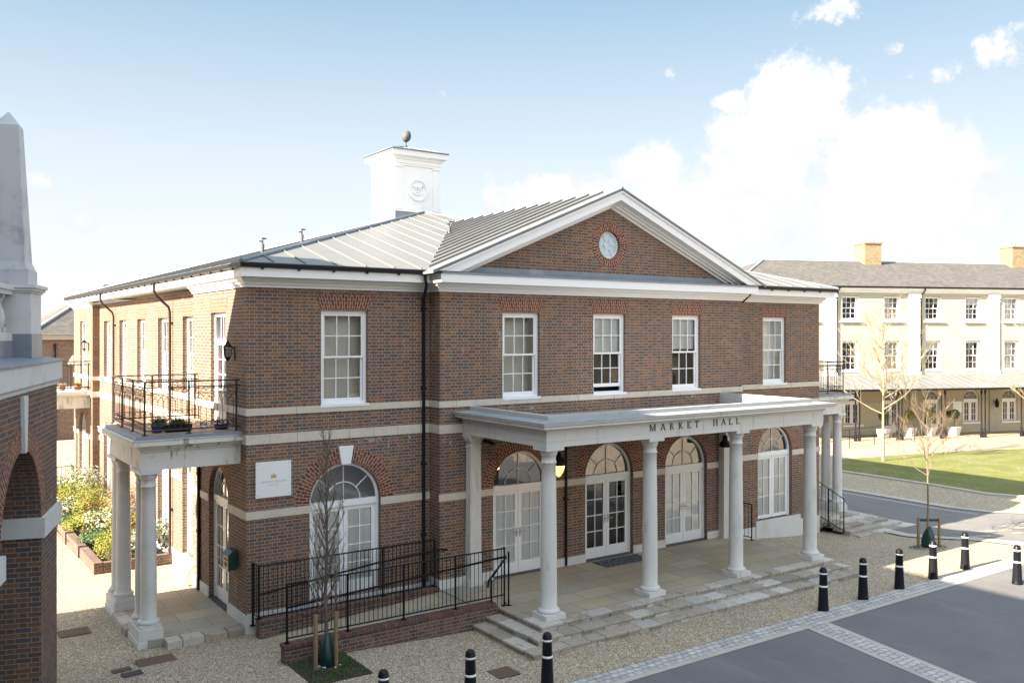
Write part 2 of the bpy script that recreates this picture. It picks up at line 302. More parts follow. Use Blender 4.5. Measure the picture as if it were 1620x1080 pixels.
class MB:
    def __init__(s, T=None): s.v = []; s.f = []; s.uv = []; s.sm = []; s.T = T
    def add(s, vs, fs, smooth=False, uvs=None):
        o = len(s.v)
        s.v += [tuple(s.T(p)) if s.T else tuple(p) for p in vs]
        for i, f in enumerate(fs):
            s.f.append(tuple(o + k for k in f)); s.sm.append(smooth); s.uv.append(uvs[i] if uvs else None)
        return s
    def quad(s, *p, uv=None): return s.add(p, [tuple(range(len(p)))], uvs=[uv] if uv else None)
    def box(s, x0, x1, y0, y1, z0, z1):
        v = [(x, y, z) for z in (z0, z1) for y in (y0, y1) for x in (x0, x1)]
        return s.add(v, [(0, 2, 3, 1), (4, 5, 7, 6), (0, 1, 5, 4), (2, 6, 7, 3), (0, 4, 6, 2), (1, 3, 7, 5)])
    def frus(s, cx, cy, z0, z1, a0, b0, a1, b1):          # tapered block
        v = [(cx + sx_ * a, cy + sy_ * bb, z) for z, a, bb in ((z0, a0, b0), (z1, a1, b1)) for sy_ in (-1, 1) for sx_ in (-1, 1)]
        return s.add(v, [(0, 2, 3, 1), (4, 5, 7, 6), (0, 1, 5, 4), (2, 6, 7, 3), (0, 4, 6, 2), (1, 3, 7, 5)])
    def prism(s, poly, vec):
        n = len(poly); q = [tuple(p[i] + vec[i] for i in range(3)) for p in poly]
        fs = [tuple(range(n)), tuple(range(2 * n - 1, n - 1, -1))] + [(i, i + n, (i + 1) % n + n, (i + 1) % n) for i in range(n)]
        return s.add(list(poly) + q, fs)
    def lathe(s, prof, cx, cy, n=24, smooth=True, cz=0.):
        v = [(cx + r * math.cos(2 * PI * k / n), cy + r * math.sin(2 * PI * k / n), z + cz) for r, z in prof for k in range(n)]
        fs = [(i * n + k, i * n + (k + 1) % n, (i + 1) * n + (k + 1) % n, (i + 1) * n + k) for i in range(len(prof) - 1) for k in range(n)]
        s.add(v, fs, smooth)
        s.add([v[k] for k in range(n)][::-1], [tuple(range(n))]); s.add(v[-n:], [tuple(range(n))]); return s
    def tube(s, pts, r, n=6, cap=True):
        rs = r if isinstance(r, (list, tuple)) else [r] * len(pts)
        P_ = [Vector(p) for p in pts]; v = []; ref = None
        for i, p in enumerate(P_):
            d = (P_[min(i + 1, len(P_) - 1)] - P_[max(i - 1, 0)])
            if d.length < 1e-9: d = Vector((0, 0, 1))
            d.normalize()
            if ref is None: ref = Vector((0, 0, 1)) if abs(d.z) < .9 else Vector((1, 0, 0))
            a = d.cross(ref)
            if a.length < 1e-4: a = d.cross(Vector((0, 1, 0)))
            a.normalize(); bb = d.cross(a)
            for k in range(n):
                t = 2 * PI * k / n; v.append(tuple(p + (a * math.cos(t) + bb * math.sin(t)) * rs[i]))
        fs = [(i * n + k, i * n + (k + 1) % n, (i + 1) * n + (k + 1) % n, (i + 1) * n + k) for i in range(len(P_) - 1) for k in range(n)]
        s.add(v, fs, n > 4)
        if cap: s.add(v[:n], [tuple(range(n))]); s.add(v[-n:], [tuple(range(n))])
        return s
    def bar(s, p, q, w): return s.tube([p, q], w, 4)
    def sweep(s, prof, path, closed=False):               # prof: (out, z); outward is to the right of travel
        n = len(path); rings = []
        for i in range(n):
            def nrm(a, c):
                d = Vector((c[0] - a[0], c[1] - a[1])); d.normalize(); return Vector((d.y, -d.x))
            n1 = nrm(path[i - 1], path[i]) if (i > 0 or closed) else None
            n2 = nrm(path[i], path[(i + 1) % n]) if (i < n - 1 or closed) else None
            if n1 is None: mt = n2
            elif n2 is None: mt = n1
            else: mt = (n1 + n2) / max(.2, 1 + n1.dot(n2))
            rings.append([(path[i][0] + mt.x * o, path[i][1] + mt.y * o, z) for o, z in prof])
        k = len(prof); v = [p for r in rings for p in r]; fs = []
        for i in range(n if closed else n - 1):
            j = (i + 1) % n
            for a in range(k):
                c = (a + 1) % k; fs.append((i * k + a, j * k + a, j * k + c, i * k + c))
        if not closed: fs += [tuple(range(k)), tuple(range((n - 1) * k, n * k))]
        return s.add(v, fs)
    def build(s, name, mat, parent=None, **tags):
        me = bpy.data.meshes.new(name); me.from_pydata(s.v, [], s.f)
        me.materials.append(mat if not isinstance(mat, str) else M[mat])
        me.polygons.foreach_set('use_smooth', s.sm)
        ul = me.uv_layers.new(name='UVMap').data
        for i, pl in enumerate(me.polygons):
            if s.uv[i]:
                for k, li in enumerate(pl.loop_indices): ul[li].uv = s.uv[i][k]
            else:
                nn = pl.normal
                if abs(nn.z) > .85: tu, tv = (1, 0, 0), (0, 1, 0)
                else:
                    hx, hy = -nn.y, nn.x; l = math.hypot(hx, hy) or 1; tu = (hx / l, hy / l, 0)
                    if abs(tu[0]) > abs(tu[1]):
                        if tu[0] < 0: tu = (-tu[0], -tu[1], 0)
                    elif tu[1] < 0: tu = (-tu[0], -tu[1], 0)
                    tv = (0, 0, 1) if abs(nn.z) < .3 else None
                for li in pl.loop_indices:
                    p = s.v[me.loops[li].vertex_index]; uu = p[0] * tu[0] + p[1] * tu[1]
                    if tv is None: vv = p[2] / max(.15, math.sqrt(max(0, 1 - nn.z ** 2)))
                    else: vv = p[0] * tv[0] + p[1] * tv[1] + p[2] * tv[2]
                    ul[li].uv = (uu, vv)
        me.update()
        o = bpy.data.objects.new(name, me); COL.objects.link(o)
        if parent is not None: o.parent = parent
        tag(o, **tags); return o

def tag(o, label=None, cat=None, group=None, kind=None):
    if label: o['label'] = label
    if cat: o['category'] = cat
    if group: o['group'] = group
    if kind: o['kind'] = kind
    return o
def thing(name, label, cat, group=None, loc=(0, 0, 0)):
    o = bpy.data.objects.new(name, None); COL.objects.link(o); o.location = loc; o.empty_display_size = .2
    return tag(o, label, cat, group)
def kids(o, allo): return [c for c in allo if c.parent == o]
def copy_tree(o, loc, label=None, rz=None):
    allo = list(bpy.data.objects)
    def rec(a, par):
        c = a.copy(); COL.objects.link(c); c.parent = par
        for ch in kids(a, allo): rec(ch, c)
        return c
    r = rec(o, None); r.location = loc
    if rz is not None: r.rotation_euler[2] = rz
    if label: r['label'] = label
    return r
def S(a, c, x): t = min(1, max(0, (x - a) / (c - a))); return t * t * (3 - 2 * t)
def g(x, y):                                    # lie of the land
    return (.13 * (1 - S(.5, 4.5, x)) * S(0, -1.6, y) * S(-7, -4, y) * S(-9, -2, x)
            - .3 * S(14.5, 20, x) * (1 - S(25, 34, x)) * S(-4.5, -1.5, y))

# facade frames: (along, out, z) -> world
def F_front(y0): return lambda p: (p[0], y0 - p[1], p[2])
def F_left(x0): return lambda p: (x0 - p[1], p[0], p[2])
def F_right(x0): return lambda p: (x0 + p[1], p[0], p[2])

def wall(mb, u0, u1, z0, z1, ops, dep=.14):
    """ops: (uc, hw, zbottom, zhead, arched)"""
    us = sorted({u0, u1} | {max(u0, min(u1, o[0] + k * o[1])) for o in ops for k in (-1, 1)})
    zs = sorted({z0, z1} | {min(z1, max(z0, z)) for o in ops for z in (o[2], o[3], o[3] + (o[1] if o[4] else 0))})
    for a, c in zip(us, us[1:]):
        for d, e in zip(zs, zs[1:]):
            um, zm = (a + c) / 2, (d + e) / 2
            if any(abs(um - o[0]) < o[1] and o[2] < zm < o[3] + (o[1] if o[4] else 0) for o in ops): continue
            mb.quad((a, 0, d), (c, 0, d), (c, 0, e), (a, 0, e))
    for (uc, hw, zb, zh, ar) in ops:
        mb.quad((uc - hw, 0, zb), (uc - hw, -dep, zb), (uc - hw, -dep, zh), (uc - hw, 0, zh))
        mb.quad((uc + hw, 0, zb), (uc + hw, -dep, zb), (uc + hw, -dep, zh), (uc + hw, 0, zh))
        mb.quad((uc - hw, 0, zb), (uc + hw, 0, zb), (uc + hw, -dep, zb), (uc - hw, -dep, zb))
        if not ar: mb.quad((uc - hw, 0, zh), (uc + hw, 0, zh), (uc + hw, -dep, zh), (uc - hw, -dep, zh)); continue
        N = 28; top = zh + hw
        P_ = [(uc + hw * math.cos(PI * i / N), zh + hw * math.sin(PI * i / N)) for i in range(N + 1)]
        for i in range(N):
            (a, za), (c, zc) = P_[i], P_[i + 1]
            mb.quad((a, 0, za), (c, 0, zc), (c, 0, top), (a, 0, top))
            mb.quad((a, 0, za), (c, 0, zc), (c, -dep, zc), (a, -dep, za),
                    uv=[(0, i * hw * PI / N), (0, (i + 1) * hw * PI / N), (dep, (i + 1) * hw * PI / N), (dep, i * hw * PI / N)])

def ring(mb, uc, zc, r0, r1, w, a0=0., a1=PI, N=40, back=0.):
    rm = (r0 + r1) / 2
    for i in range(N):
        t0, t1 = a0 + (a1 - a0) * i / N, a0 + (a1 - a0) * (i + 1) / N
        p = lambda r, t, ww: (uc + r * math.cos(t), ww, zc + r * math.sin(t))
        mb.quad(p(r0, t0, w), p(r1, t0, w), p(r1, t1, w), p(r0, t1, w), uv=[(0, t0 * rm), (r1 - r0, t0 * rm), (r1 - r0, t1 * rm), (0, t1 * rm)])
        mb.quad(p(r1, t0, w), p(r1, t0, back), p(r1, t1, back), p(r1, t1, w))
        mb.quad(p(r0, t0, w), p(r0, t0, back), p(r0, t1, back), p(r0, t1, w))

def flat_arch(mb, uc, hw, z, h=.36, sp=.13, w=.004):
    N = 12
    for i in range(N):
        f0, f1 = -1 + 2 * i / N, -1 + 2 * (i + 1) / N
        mb.quad((uc + f0 * hw, w, z), (uc + f1 * hw, w, z), (uc + f1 * (hw + sp), w, z + h), (uc + f0 * (hw + sp), w, z + h),
                uv=[(0, f0 * (hw + sp)), (0, f1 * (hw + sp)), (h, f1 * (hw + sp)), (h, f0 * (hw + sp))])
    mb.quad((uc - hw, w, z), (uc - hw - sp, w, z + h), (uc - hw - sp, -.01, z + h), (uc - hw, -.01, z))
    mb.quad((uc + hw, w, z), (uc + hw + sp, w, z + h), (uc + hw + sp, -.01, z + h), (uc + hw, -.01, z))

def room(parent, T, uc, hw, z0, z1, w, depth, mat, name='interior'):
    mb = MB(T); a, c = uc - hw, uc + hw
    mb.quad((a, w - depth, z0), (c, w - depth, z0), (c, w - depth, z1), (a, w - depth, z1))
    mb.quad((a, w, z0), (a, w - depth, z0), (a, w - depth, z1), (a, w, z1)); mb.quad((c, w, z0), (c, w - depth, z0), (c, w - depth, z1), (c, w, z1))
    mb.quad((a, w, z0), (c, w, z0), (c, w - depth, z0), (a, w - depth, z0)); mb.quad((a, w, z1), (c, w, z1), (c, w - depth, z1), (a, w - depth, z1))
    return mb.build(name, mat, parent)

def sash(parent, T, uc, hw, z0, z1, dep=.1, cols=3, rows=2, fill='beige', blind=0., openb=0., name='sash_window', fw=.075):
    """double-hung window; rows per sash"""
    mb = MB(T); w0, w1 = -dep - .08, -dep + .02
    a, c = uc - hw, uc + hw
    for (p, q) in ((a, a + fw), (c - fw, c)): mb.box(p, q, w0, w1, z0, z1)
    mb.box(a + fw, c - fw, w0, w1, z1 - fw, z1); mb.box(a + fw, c - fw, w0, w1, z0, z0 + .05)
    zm = (z0 + z1) / 2 + .01
    def leafs(za, zb, w, bot, topr):
        x0, x1 = a + fw, c - fw; st = .045
        mb.box(x0, x0 + st, w - .04, w, za, zb); mb.box(x1 - st, x1, w - .04, w, za, zb)
        mb.box(x0 + st, x1 - st, w - .04, w, za, za + bot); mb.box(x0 + st, x1 - st, w - .04, w, zb - topr, zb)
        for i in range(1, cols):
            u = x0 + st + (x1 - x0 - 2 * st) * i / cols; mb.box(u - .011, u + .011, w - .03, w - .004, za + bot, zb - topr)
        for i in range(1, rows):
            z = za + bot + (zb - za - bot - topr) * i / rows; mb.box(x0 + st, x1 - st, w - .03, w - .006, z - .011, z + .011)
    leafs(zm - .02, z1 - fw, -dep + .005, .045, .045)
    leafs(z0 + .05 + openb, zm + .02 + openb * .3, -dep - .04, .09, .045)
    o = mb.build(name, 'white', parent)
    s_ = MB(T); s_.box(a - .02, c + .02, -dep + .021, .035, z0 - .045, z0 + .012); s_.build('sill', 'white', o)
    p_ = MB(T)
    panes(p_, a + fw + .02, c - fw - .02, zm, z1 - fw - .02, -dep - .018, cols, rows); panes(p_, a + fw + .02, c - fw - .02, z0 + .08 + openb, zm, -dep - .062, cols, rows)
    p_.build('pane', 'glass', o)
    room(o, T, uc, hw - .002, z0 - .02, z1 + .02, w0 + .001, .3, fill)
    if blind:
        bl = MB(T); zb = z1 - fw - (z1 - z0) * blind
        bl.quad((a + fw, -dep - .1, zb), (c - fw, -dep - .1, zb), (c - fw, -dep - .1, z1 - fw), (a + fw, -dep - .1, z1 - fw)); bl.build('blind', 'blind', o)
    return o

def arched(parent, T, uc, r, zf, zs, dep=.14, fill='curtain', fan='glassdark', name='arched_door', handles=True, rows=4, thresh=True, panel=.28, spokes=(55, 125), key=False, curt=.012, inner='darkroom'):
    """pair of glazed leaves under a semicircular fanlight"""
    fw = .07; w = -dep
    mb = MB(T)
    for s_ in (-1, 1): mb.box(*sorted((uc + s_ * r, uc + s_ * (r - fw))), w - .06, w + .03, zf, zs)
    mb.box(uc - r + fw, uc + r - fw, w - .06, w + .045, zs - .13, zs + .01)
    N = 28
    for i in range(N):
        t0, t1 = PI * i / N, PI * (i + 1) / N
        p = lambda rr, t, ww: (uc + rr * math.cos(t), ww, zs + rr * math.sin(t))
        for (ra, rb, wa, wb) in ((r - fw, r, w + .03, w - .06),):
            mb.quad(p(ra, t0, wa), p(rb, t0, wa), p(rb, t1, wa), p(ra, t1, wa)); mb.quad(p(ra, t0, wa), p(ra, t0, wb), p(ra, t1, wb), p(ra, t1, wa))
    o = mb.build(name, 'white', parent)
    fb = MB(T); ri = r * .48; wf = w - .01
    arc = [(uc + ri * math.cos(PI * i / 14), wf, zs + ri * math.sin(PI * i / 14)) for i in range(15)]
    fb.tube(arc, .013, 4)
    fb.bar((uc, wf, zs), (uc, wf, zs + r - .04), .014)
    for a_ in spokes:
        t = rad(a_ - 14 if a_ < 90 else a_ + 14); fb.bar((uc + ri * math.cos(t), wf, zs + ri * math.sin(t)), (uc + (r - .04) * math.cos(t), wf, zs + (r - .04) * math.sin(t)), .012)
    fb.build('fanlight_bars', 'white', o)
    fg = MB(T); fg.add([(uc + (r - .03) * math.cos(PI * i / 24), w - .025, zs + (r - .03) * math.sin(PI * i / 24)) for i in range(25)], [tuple(range(25))]); fg.build('fanlight_pane', fan, o)
    zt = zs - .13; x0, x1 = uc - r + fw, uc + r - fw; st = .1
    for s_ in (-1, 1):
        lm = MB(T); a, c = (x0, uc - .006) if s_ < 0 else (uc + .006, x1); ww = w + .0
        lm.box(a, a + st, ww - .045, ww, zf + .02, zt); lm.box(c - st, c, ww - .045, ww, zf + .02, zt)
        lm.box(a + st, c - st, ww - .045, ww, zt - .1, zt); lm.box(a + st, c - st, ww - .045, ww, zf + .02, zf + .02 + panel)
        u = (a + c) / 2; lm.box(u - .011, u + .011, ww - .035, ww - .005, zf + .02 + panel, zt - .1)
        for i in range(1, rows):
            z = zf + .02 + panel + (zt - .1 - zf - .02 - panel) * i / rows; lm.box(a + st, c - st, ww - .035, ww - .007, z - .011, z + .011)
        lf = lm.build('door_leaf', 'white', o)
        if handles:
            h = MB(T); hu = uc + s_ * .055; h.box(hu - .018, hu + .018, ww, ww + .012, zf + .93, zf + 1.15)
            h.tube([(hu, ww + .012, zf + 1.05), (hu, ww + .06, zf + 1.05), (hu + s_ * .13, ww + .06, zf + 1.05)], .011, 6); h.build('handle', 'steel', o)
    pg = MB(T); [panes(pg, a_, c_, zf + .02 + panel - .01, zt - .09, w - .024, 2, rows) for a_, c_ in ((x0 + st - .01, uc - .095), (uc + .095, x1 - st + .01))]; pg.build('pane', 'glass', o)
    if fill == 'curtain':
        cm = MB(T); n = 40
        for i in range(n):
            u0, u1 = x0 + (x1 - x0) * i / n, x0 + (x1 - x0) * (i + 1) / n
            o0, o1 = .004 * math.sin(i * 1.3), .004 * math.sin((i + 1) * 1.3)
            cm.quad((u0, w - curt - .03 + o0, zf + .05), (u1, w - curt - .03 + o1, zf + .05), (u1, w - curt - .03 + o1, zt), (u0, w - curt - .03 + o0, zt))
        cm.build('curtain', 'curtain', o)
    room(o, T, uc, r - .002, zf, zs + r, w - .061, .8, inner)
    if thresh: th = MB(T); th.box(uc - r + .002, uc + r - .002, w - .07, .03, zf - .1, zf + .018); th.build('threshold', 'dark', o)
    return o

# ================================================================== GROUND
def grid_sheet(name, xs, ys, mat, off=0., kind='structure'):
    mb = MB(); nx = len(xs); v = [(x, y, g(x, y) + off) for y in ys for x in xs]
    mb.add(v, [(j * nx + i, j * nx + i + 1, (j + 1) * nx + i + 1, (j + 1) * nx + i) for j in range(len(ys) - 1) for i in range(nx - 1)])
    return mb.build(name, mat, None, kind=kind)
def frange(a, c, s): n = int(round((c - a) / s)); return [a + (c - a) * i / n for i in range(n + 1)]
def strip(name, A, B, mat, off, nu=1, nv=40, kind='structure', hgt=0.):
    """sheet between two polylines, following the ground"""
    def at(P_, t):
        L = [0]; 
        for p, q in zip(P_, P_[1:]): L.append(L[-1] + math.dist(p, q))
        d = t * L[-1]
        for i in range(len(P_) - 1):
            if d <= L[i + 1] or i == len(P_) - 2:
                f = (d - L[i]) / max(1e-9, L[i + 1] - L[i]); return (P_[i][0] + (P_[i + 1][0] - P_[i][0]) * f, P_[i][1] + (P_[i + 1][1] - P_[i][1]) * f)
    mb = MB(); rows = []
    for j in range(nv + 1):
        a, c = at(A, j / nv), at(B, j / nv)
        rows.append([(a[0] + (c[0] - a[0]) * i / nu, a[1] + (c[1] - a[1]) * i / nu) for i in range(nu + 1)])
    v = [(x, y, g(x, y) + off + hgt) for r in rows for x, y in r]; k = nu + 1
    mb.add(v, [(j * k + i, j * k + i + 1, (j + 1) * k + i + 1, (j + 1) * k + i) for j in range(nv) for i in range(nu)])
    if hgt:
        for e in (0, nu):
            w_ = [(x, y, g(x, y) + z) for (x, y) in (r[e] for r in rows) for z in (off - .02, off + hgt)]
            mb.add(w_, [(2 * j, 2 * j + 1, 2 * j + 3, 2 * j + 2) for j in range(nv)])
    return mb.build(name, mat, None, kind=kind)

grid_sheet('ground', [-400, -150, -60] + frange(-30, -10, 5)[0:] + frange(-9.5, 36, .5) + [45, 70, 120, 300, 700], [-400, -120, -50, -30, -20, -14] + frange(-10, 6, .5) + [8, 12, 20, 35, 60, 120, 300, 800], 'gravel')
# market square: asphalt divided by bands of setts
strip('square', [(-60, -6.45), (19.9, -6.62)], [(-60, -40), (19.9, -40)], 'asphalt', .012, 8, 60)
strip('sett_band', [(-60, -5.85), (20.3, -6.02)], [(-60, -6.30), (20.3, -6.47)], 'setts', .02, 1, 120)
strip('sett_edging', [(-60, -6.30), (20.3, -6.47)], [(-60, -6.45), (20.3, -6.62)], 'concrete', .018, 1, 60)
d_ = Vector((-.195, -.98)).normalized()
def off_line(o, L=30): return [(o[0], o[1]), (o[0] + d_.x * L, o[1] + d_.y * L)]
strip('sett_band', off_line((10.27, -6.45)), off_line((10.74, -6.45)), 'setts', .022, 1, 60)
strip('sett_edging', off_line((10.14, -6.45)), off_line((10.27, -6.45)), 'concrete', .02, 1, 60)
strip('sett_edging', off_line((10.74, -6.45)), off_line((10.87, -6.45)), 'concrete', .02, 1, 60)
# the road past the hall, verge, lawn, path
strip('road', [(22.2, 60), (22.2, .5), (21.75, -1.5), (21.5, -3.4), (22.2, -5.2), (23.5, -7.5), (26, -11)], [(27.2, 60), (27.1, 4), (27, -.4), (27.4, -2.2), (28.6, -5), (31, -9), (35, -14)], 'road', .012, 6, 90)
strip('kerb', [(21.7, 60), (21.7, .5), (21.25, -1.6), (21.0, -3.4), (21.7, -5.4), (23.1, -7.8), (25.6, -11.3)], [(22.2, 60), (22.2, .5), (21.75, -1.5), (21.5, -3.4), (22.2, -5.2), (23.5, -7.5), (26, -11)], 'concrete', .03, 1, 90)
strip('kerb', [(27.2, 60), (27.1, 4), (27, -.4), (27.4, -2.2), (28.6, -5), (31, -9), (35, -14)], [(27.55, 60), (27.45, 4), (27.35, -.5), (27.75, -2.3), (28.9, -5.2), (31.3, -9.3), (35.3, -14.3)], 'concrete', .03, 1, 90)
strip('road_line', [(27.0, 60), (26.7, 4), (26.6, -.4), (26.8, -1.6)], [(26.9, 60), (26.6, 4), (26.5, -.4), (26.7, -1.6)], 'concrete', .02, 1, 60)
strip('lawn', [(30.7, 7.2), (30.65, 4.7), (30.6, 2.2), (30.4, 0), (30.9, -1.6), (32, -4), (34, -7)], [(33.2, 8.9), (36.95, 8.2), (40.8, 7.3), (45.3, 5.6), (51, 3), (58, -.5), (64, -4)], 'grass', .02, 10, 60, hgt=.03)
strip('lawn_edge', [(30.5, 7.3), (30.45, 4.7), (30.4, 2.2), (30.2, -.05), (30.7, -1.7), (31.8, -4.1), (33.8, -7.1)], [(30.7, 7.2), (30.65, 4.7), (30.6, 2.2), (30.4, 0), (30.9, -1.6), (32, -4), (34, -7)], 'concrete', .02, 1, 60, hgt=.05)
# across the square, seen only in the window glass
strip('far_lawn', [(-4, -27), (30, -27)], [(-4, -31), (30, -31)], 'grass', .03, 6, 30)

# ================================================================== MARKET HALL
hall = thing('market_hall', 'red brown brick hall with white columned porch lettered MARKET HALL', 'building')
X1, Y1, PJ = 19.5, 21.72, .5
PX0, PX1 = 4.45, 15.05
FF, FP, LF, RF = F_front(0), F_front(-PJ), F_left(0), F_right(X1)
LR = F_left(.25); RR = F_right(X1 - .25)
R0, ZS = .85, 2.6
wb = MB()
def W_(T, *a, **k): m = MB(T); wall(m, *a, **k); wb.v_off = 0; o = len(wb.v); wb.v += m.v; wb.f += [tuple(i + o for i in f) for f in m.f]; wb.uv += m.uv; wb.sm += m.sm
UZ0, UZ1 = 4.8, 6.93
W_(FF, 0, PX0, 0, 7.5, [(2.28, .87, .45, ZS, True), (2.25, .57, UZ0, UZ1, False)])
W_(FF, PX1, X1, -.4, 7.5, [(17.23, .84, .46, ZS, True), (17.2, .57, UZ0, UZ1, False)])
W_(FP, PX0, PX1, 0, 7.9, [(9.75 + k * 2.93, R0, .36, ZS, True) for k in (-1, 0, 1)] + [(9.75 + k * 2.93, .57, UZ0, UZ1, False) for k in (-1, 0, 1)])
W_(F_left(PX0), -PJ, 0, 0, 7.5, []); W_(F_right(PX1), -PJ, 0, 0, 7.5, [])
for T, TR, zb in ((LF, LR, 0), (RF, RR, -.4)):
    W_(T, 0, 4.08, zb, 7.5, [(2.0, .74, .15, ZS, True), (2.0, .575, 4.35, 6.9, False)], dep=.14)
    W_(T, 17.64, Y1, zb, 7.5, [(19.72, .74, .15, ZS, True), (19.72, .575, 4.35, 6.9, False)], dep=.14)
    W_(TR, 4.08, 17.64, zb, 7.5, [(5.46 + 2.7 * k, .6, .5, ZS, True) for k in range(5)] + [(5.46 + 2.7 * k, .575, 4.8, 6.87, False) for k in range(5)], dep=.16)
    for y in (4.08, 17.64):
        x0, x1 = (0, .25) if T is LF else (X1 - .25, X1); W_(F_front(y), x0, x1, zb, 7.5, [])
W_(F_front(Y1), 0, X1, 0, 7.5, [])
# tympanum with a round opening
tm = MB(FP); cx_, cz_, ro = 9.75, 8.8, .37
tri = [(4.6, 7.88), (14.9, 7.88), (9.75, 9.95)]
angs = sorted([2 * PI * i / 72 for i in range(72)] + [math.atan2(z - cz_, x - cx_) % (2 * PI) for x, z in tri])
def hit(t):
    dx, dz = math.cos(t), math.sin(t); best = 99
    for (xa, za), (xb, zb) in zip(tri, tri[1:] + tri[:1]):
        ex, ez = xb - xa, zb - za; det = dx * -ez + ex * dz
        if abs(det) < 1e-9: continue
        s_ = ((xa - cx_) * -ez + ex * (za - cz_)) / det; q = (dx * (za - cz_) - dz * (xa - cx_)) / det
        if s_ > 0 and -1e-6 <= q <= 1 + 1e-6: best = min(best, s_)
    return (cx_ + dx * best, cz_ + dz * best)
for i in range(len(angs)):
    a, c = angs[i], angs[(i + 1) % len(angs)]; pa, pc = hit(a), hit(c)
    tm.quad((cx_ + ro * math.cos(a), 0, cz_ + ro * math.sin(a)), (pa[0], 0, pa[1]), (pc[0], 0, pc[1]), (cx_ + ro * math.cos(c), 0, cz_ + ro * math.sin(c)))
tm.build('pediment_wall', 'brick', hall)
wb.build('wall', 'brick', hall)
# arches
def ra_(T, *a, **k): m = MB(T); ring(m, *a, **k); m.build('brick_arch', 'gauged', hall)
def fa_(T, *a): m = MB(T); flat_arch(m, *a); m.build('brick_lintel', 'gauged', hall)
ra_(FF, 2.28, ZS, .87, 1.22, .005); fa_(FF, 2.25, .57, UZ1); ra_(FF, 17.23, ZS, .84, 1.18, .005); fa_(FF, 17.2, .57, UZ1)
for k in (-1, 0, 1): ra_(FP, 9.75 + k * 2.93, ZS, R0, R0 + .34, .005); fa_(FP, 9.75 + k * 2.93, .57, UZ1)
ra_(FP, cx_, cz_, ro, .61, .006, 0, 2 * PI, 72, back=-.14)
for T, TR in ((LF, LR), (RF, RR)):
    for u in (2.0, 19.72): ra_(T, u, ZS, .74, 1.0, .005); fa_(T, u, .575, 6.9)
    for k in range(5): ra_(TR, 5.46 + 2.7 * k, ZS, .6, .85, .005); fa_(TR, 5.46 + 2.7 * k, .575, 6.87)
ks = MB(FF)
for (uc, zc) in ((2.28, 3.44),):
    ks.prism([(uc - .11, .03, zc), (uc + .11, .03, zc), (uc + .18, .03, zc + .42), (uc - .18, .03, zc + .42)], (0, -.06, 0))
ks.build('keystone', 'white', hall)
# string courses: one band around the whole outline, impost band interrupted by the openings
OUT = [(0, 0), (PX0, 0), (PX0, -PJ), (PX1, -PJ), (PX1, 0), (X1, 0), (X1, 4.08), (X1 - .25, 4.08), (X1 - .25, 17.64), (X1, 17.64), (X1, Y1), (0, Y1), (0, 17.64), (.25, 17.64), (.25, 4.08), (0, 4.08)]
def band(z0, z1, o=.022, name='string_course', mat='stone'):
    m = MB(); m.sweep([(-.01, z0), (o, z0), (o, z1), (-.01, z1)], OUT, True); return m.build(name, mat, hall)
band(4.65, 4.80); band(4.03, 4.24); 
# joints in the stone bands show as fine dark lines
jm = MB(FF)
for x in frange(.5, 4.2, .62) + frange(15.4, 19.2, .62):
    jm.box(x, x + .006, .0222, .0236, 4.03, 4.24); 
for x in frange(1.1, 4.2, 1.25) + frange(15.7, 19.2, 1.25): jm.box(x, x + .006, .0222, .0236, 4.65, 4.80)
jm.build('stone_joints', 'dark', hall); jm = MB(FP)
for x in frange(4.9, 14.9, 1.25): jm.box(x, x + .006, .0222, .0236, 4.65, 4.80)
jm.build('stone_joints', 'dark', hall)
im = MB(); 
def imp(T, u0, u1): 
    m = MB(T); m.box(u0, u1, -.01, .024, 2.43, 2.6); m.build('impost_band', 'stone', hall)
imp(FF, -.024, 2.28 - .87); imp(FF, 2.28 + .87, PX0); imp(FF, PX1, 17.23 - .84); imp(FF, 17.23 + .84, X1 + .024)
cs = [9.75 + k * 2.93 for k in (-1, 0, 1)]; e = [PX0 - .024] + [v for c in cs for v in (c - R0, c + R0)] + [PX1 + .024]
for a, c in zip(e[::2], e[1::2]): imp(FP, a, c)
for T, TR in ((LF, LR), (RF, RR)):
    for c0, a, c in ((2.0, .0, 4.1), (19.72, 17.62, Y1)): imp(T, a, c0 - .74); imp(T, c0 + .74, c)
    e = [4.08] + [v for k in range(5) for v in (5.46 + 2.7 * k - .6, 5.46 + 2.7 * k + .6)] + [17.64]
    for a, c in zip(e[::2], e[1::2]): imp(TR, a, c)
class PB:
    def box(s, *a): q = MB(); q.box(*a); q.build('plinth', 'whitewall', hall)
pl = PB()
q = MB(); q.sweep([(-.01, -.45), (.03, -.45), (.03, .43), (-.01, .43)], [(0, .001), (PX0, .001)]); q.build('plinth', 'whitewall', hall)
pl.box(16.25, 18.45, -.06, .0, -.45, .46); pl.box(15.1, 16.25, -.03, 0, -.4, .3); pl.box(18.45, 19.5, -.03, 0, -.45, .3)
m = MB(FP)
e = [PX0 - .03] + [v for c in cs for v in (c - R0, c + R0)] + [PX1 + .03]
for a, c in zip(e[::2], e[1::2]): pl.box(a, c, -PJ - .03, -PJ + .01, .2, .57)
pl.box(PX0 - .03, PX0, -PJ + .01, -.031, 0, .57)
for s_, xx in ((-1, 0), (1, X1)):
    for a, c in ((.0, 1.26), (2.74, 4.08)): pl.box(*sorted((xx, xx + s_ * .03)), a, c, -.4, .4)
    pl.box(*sorted((xx - s_ * .25, xx - s_ * .22)), 4.08, 17.64, -.4, .45)
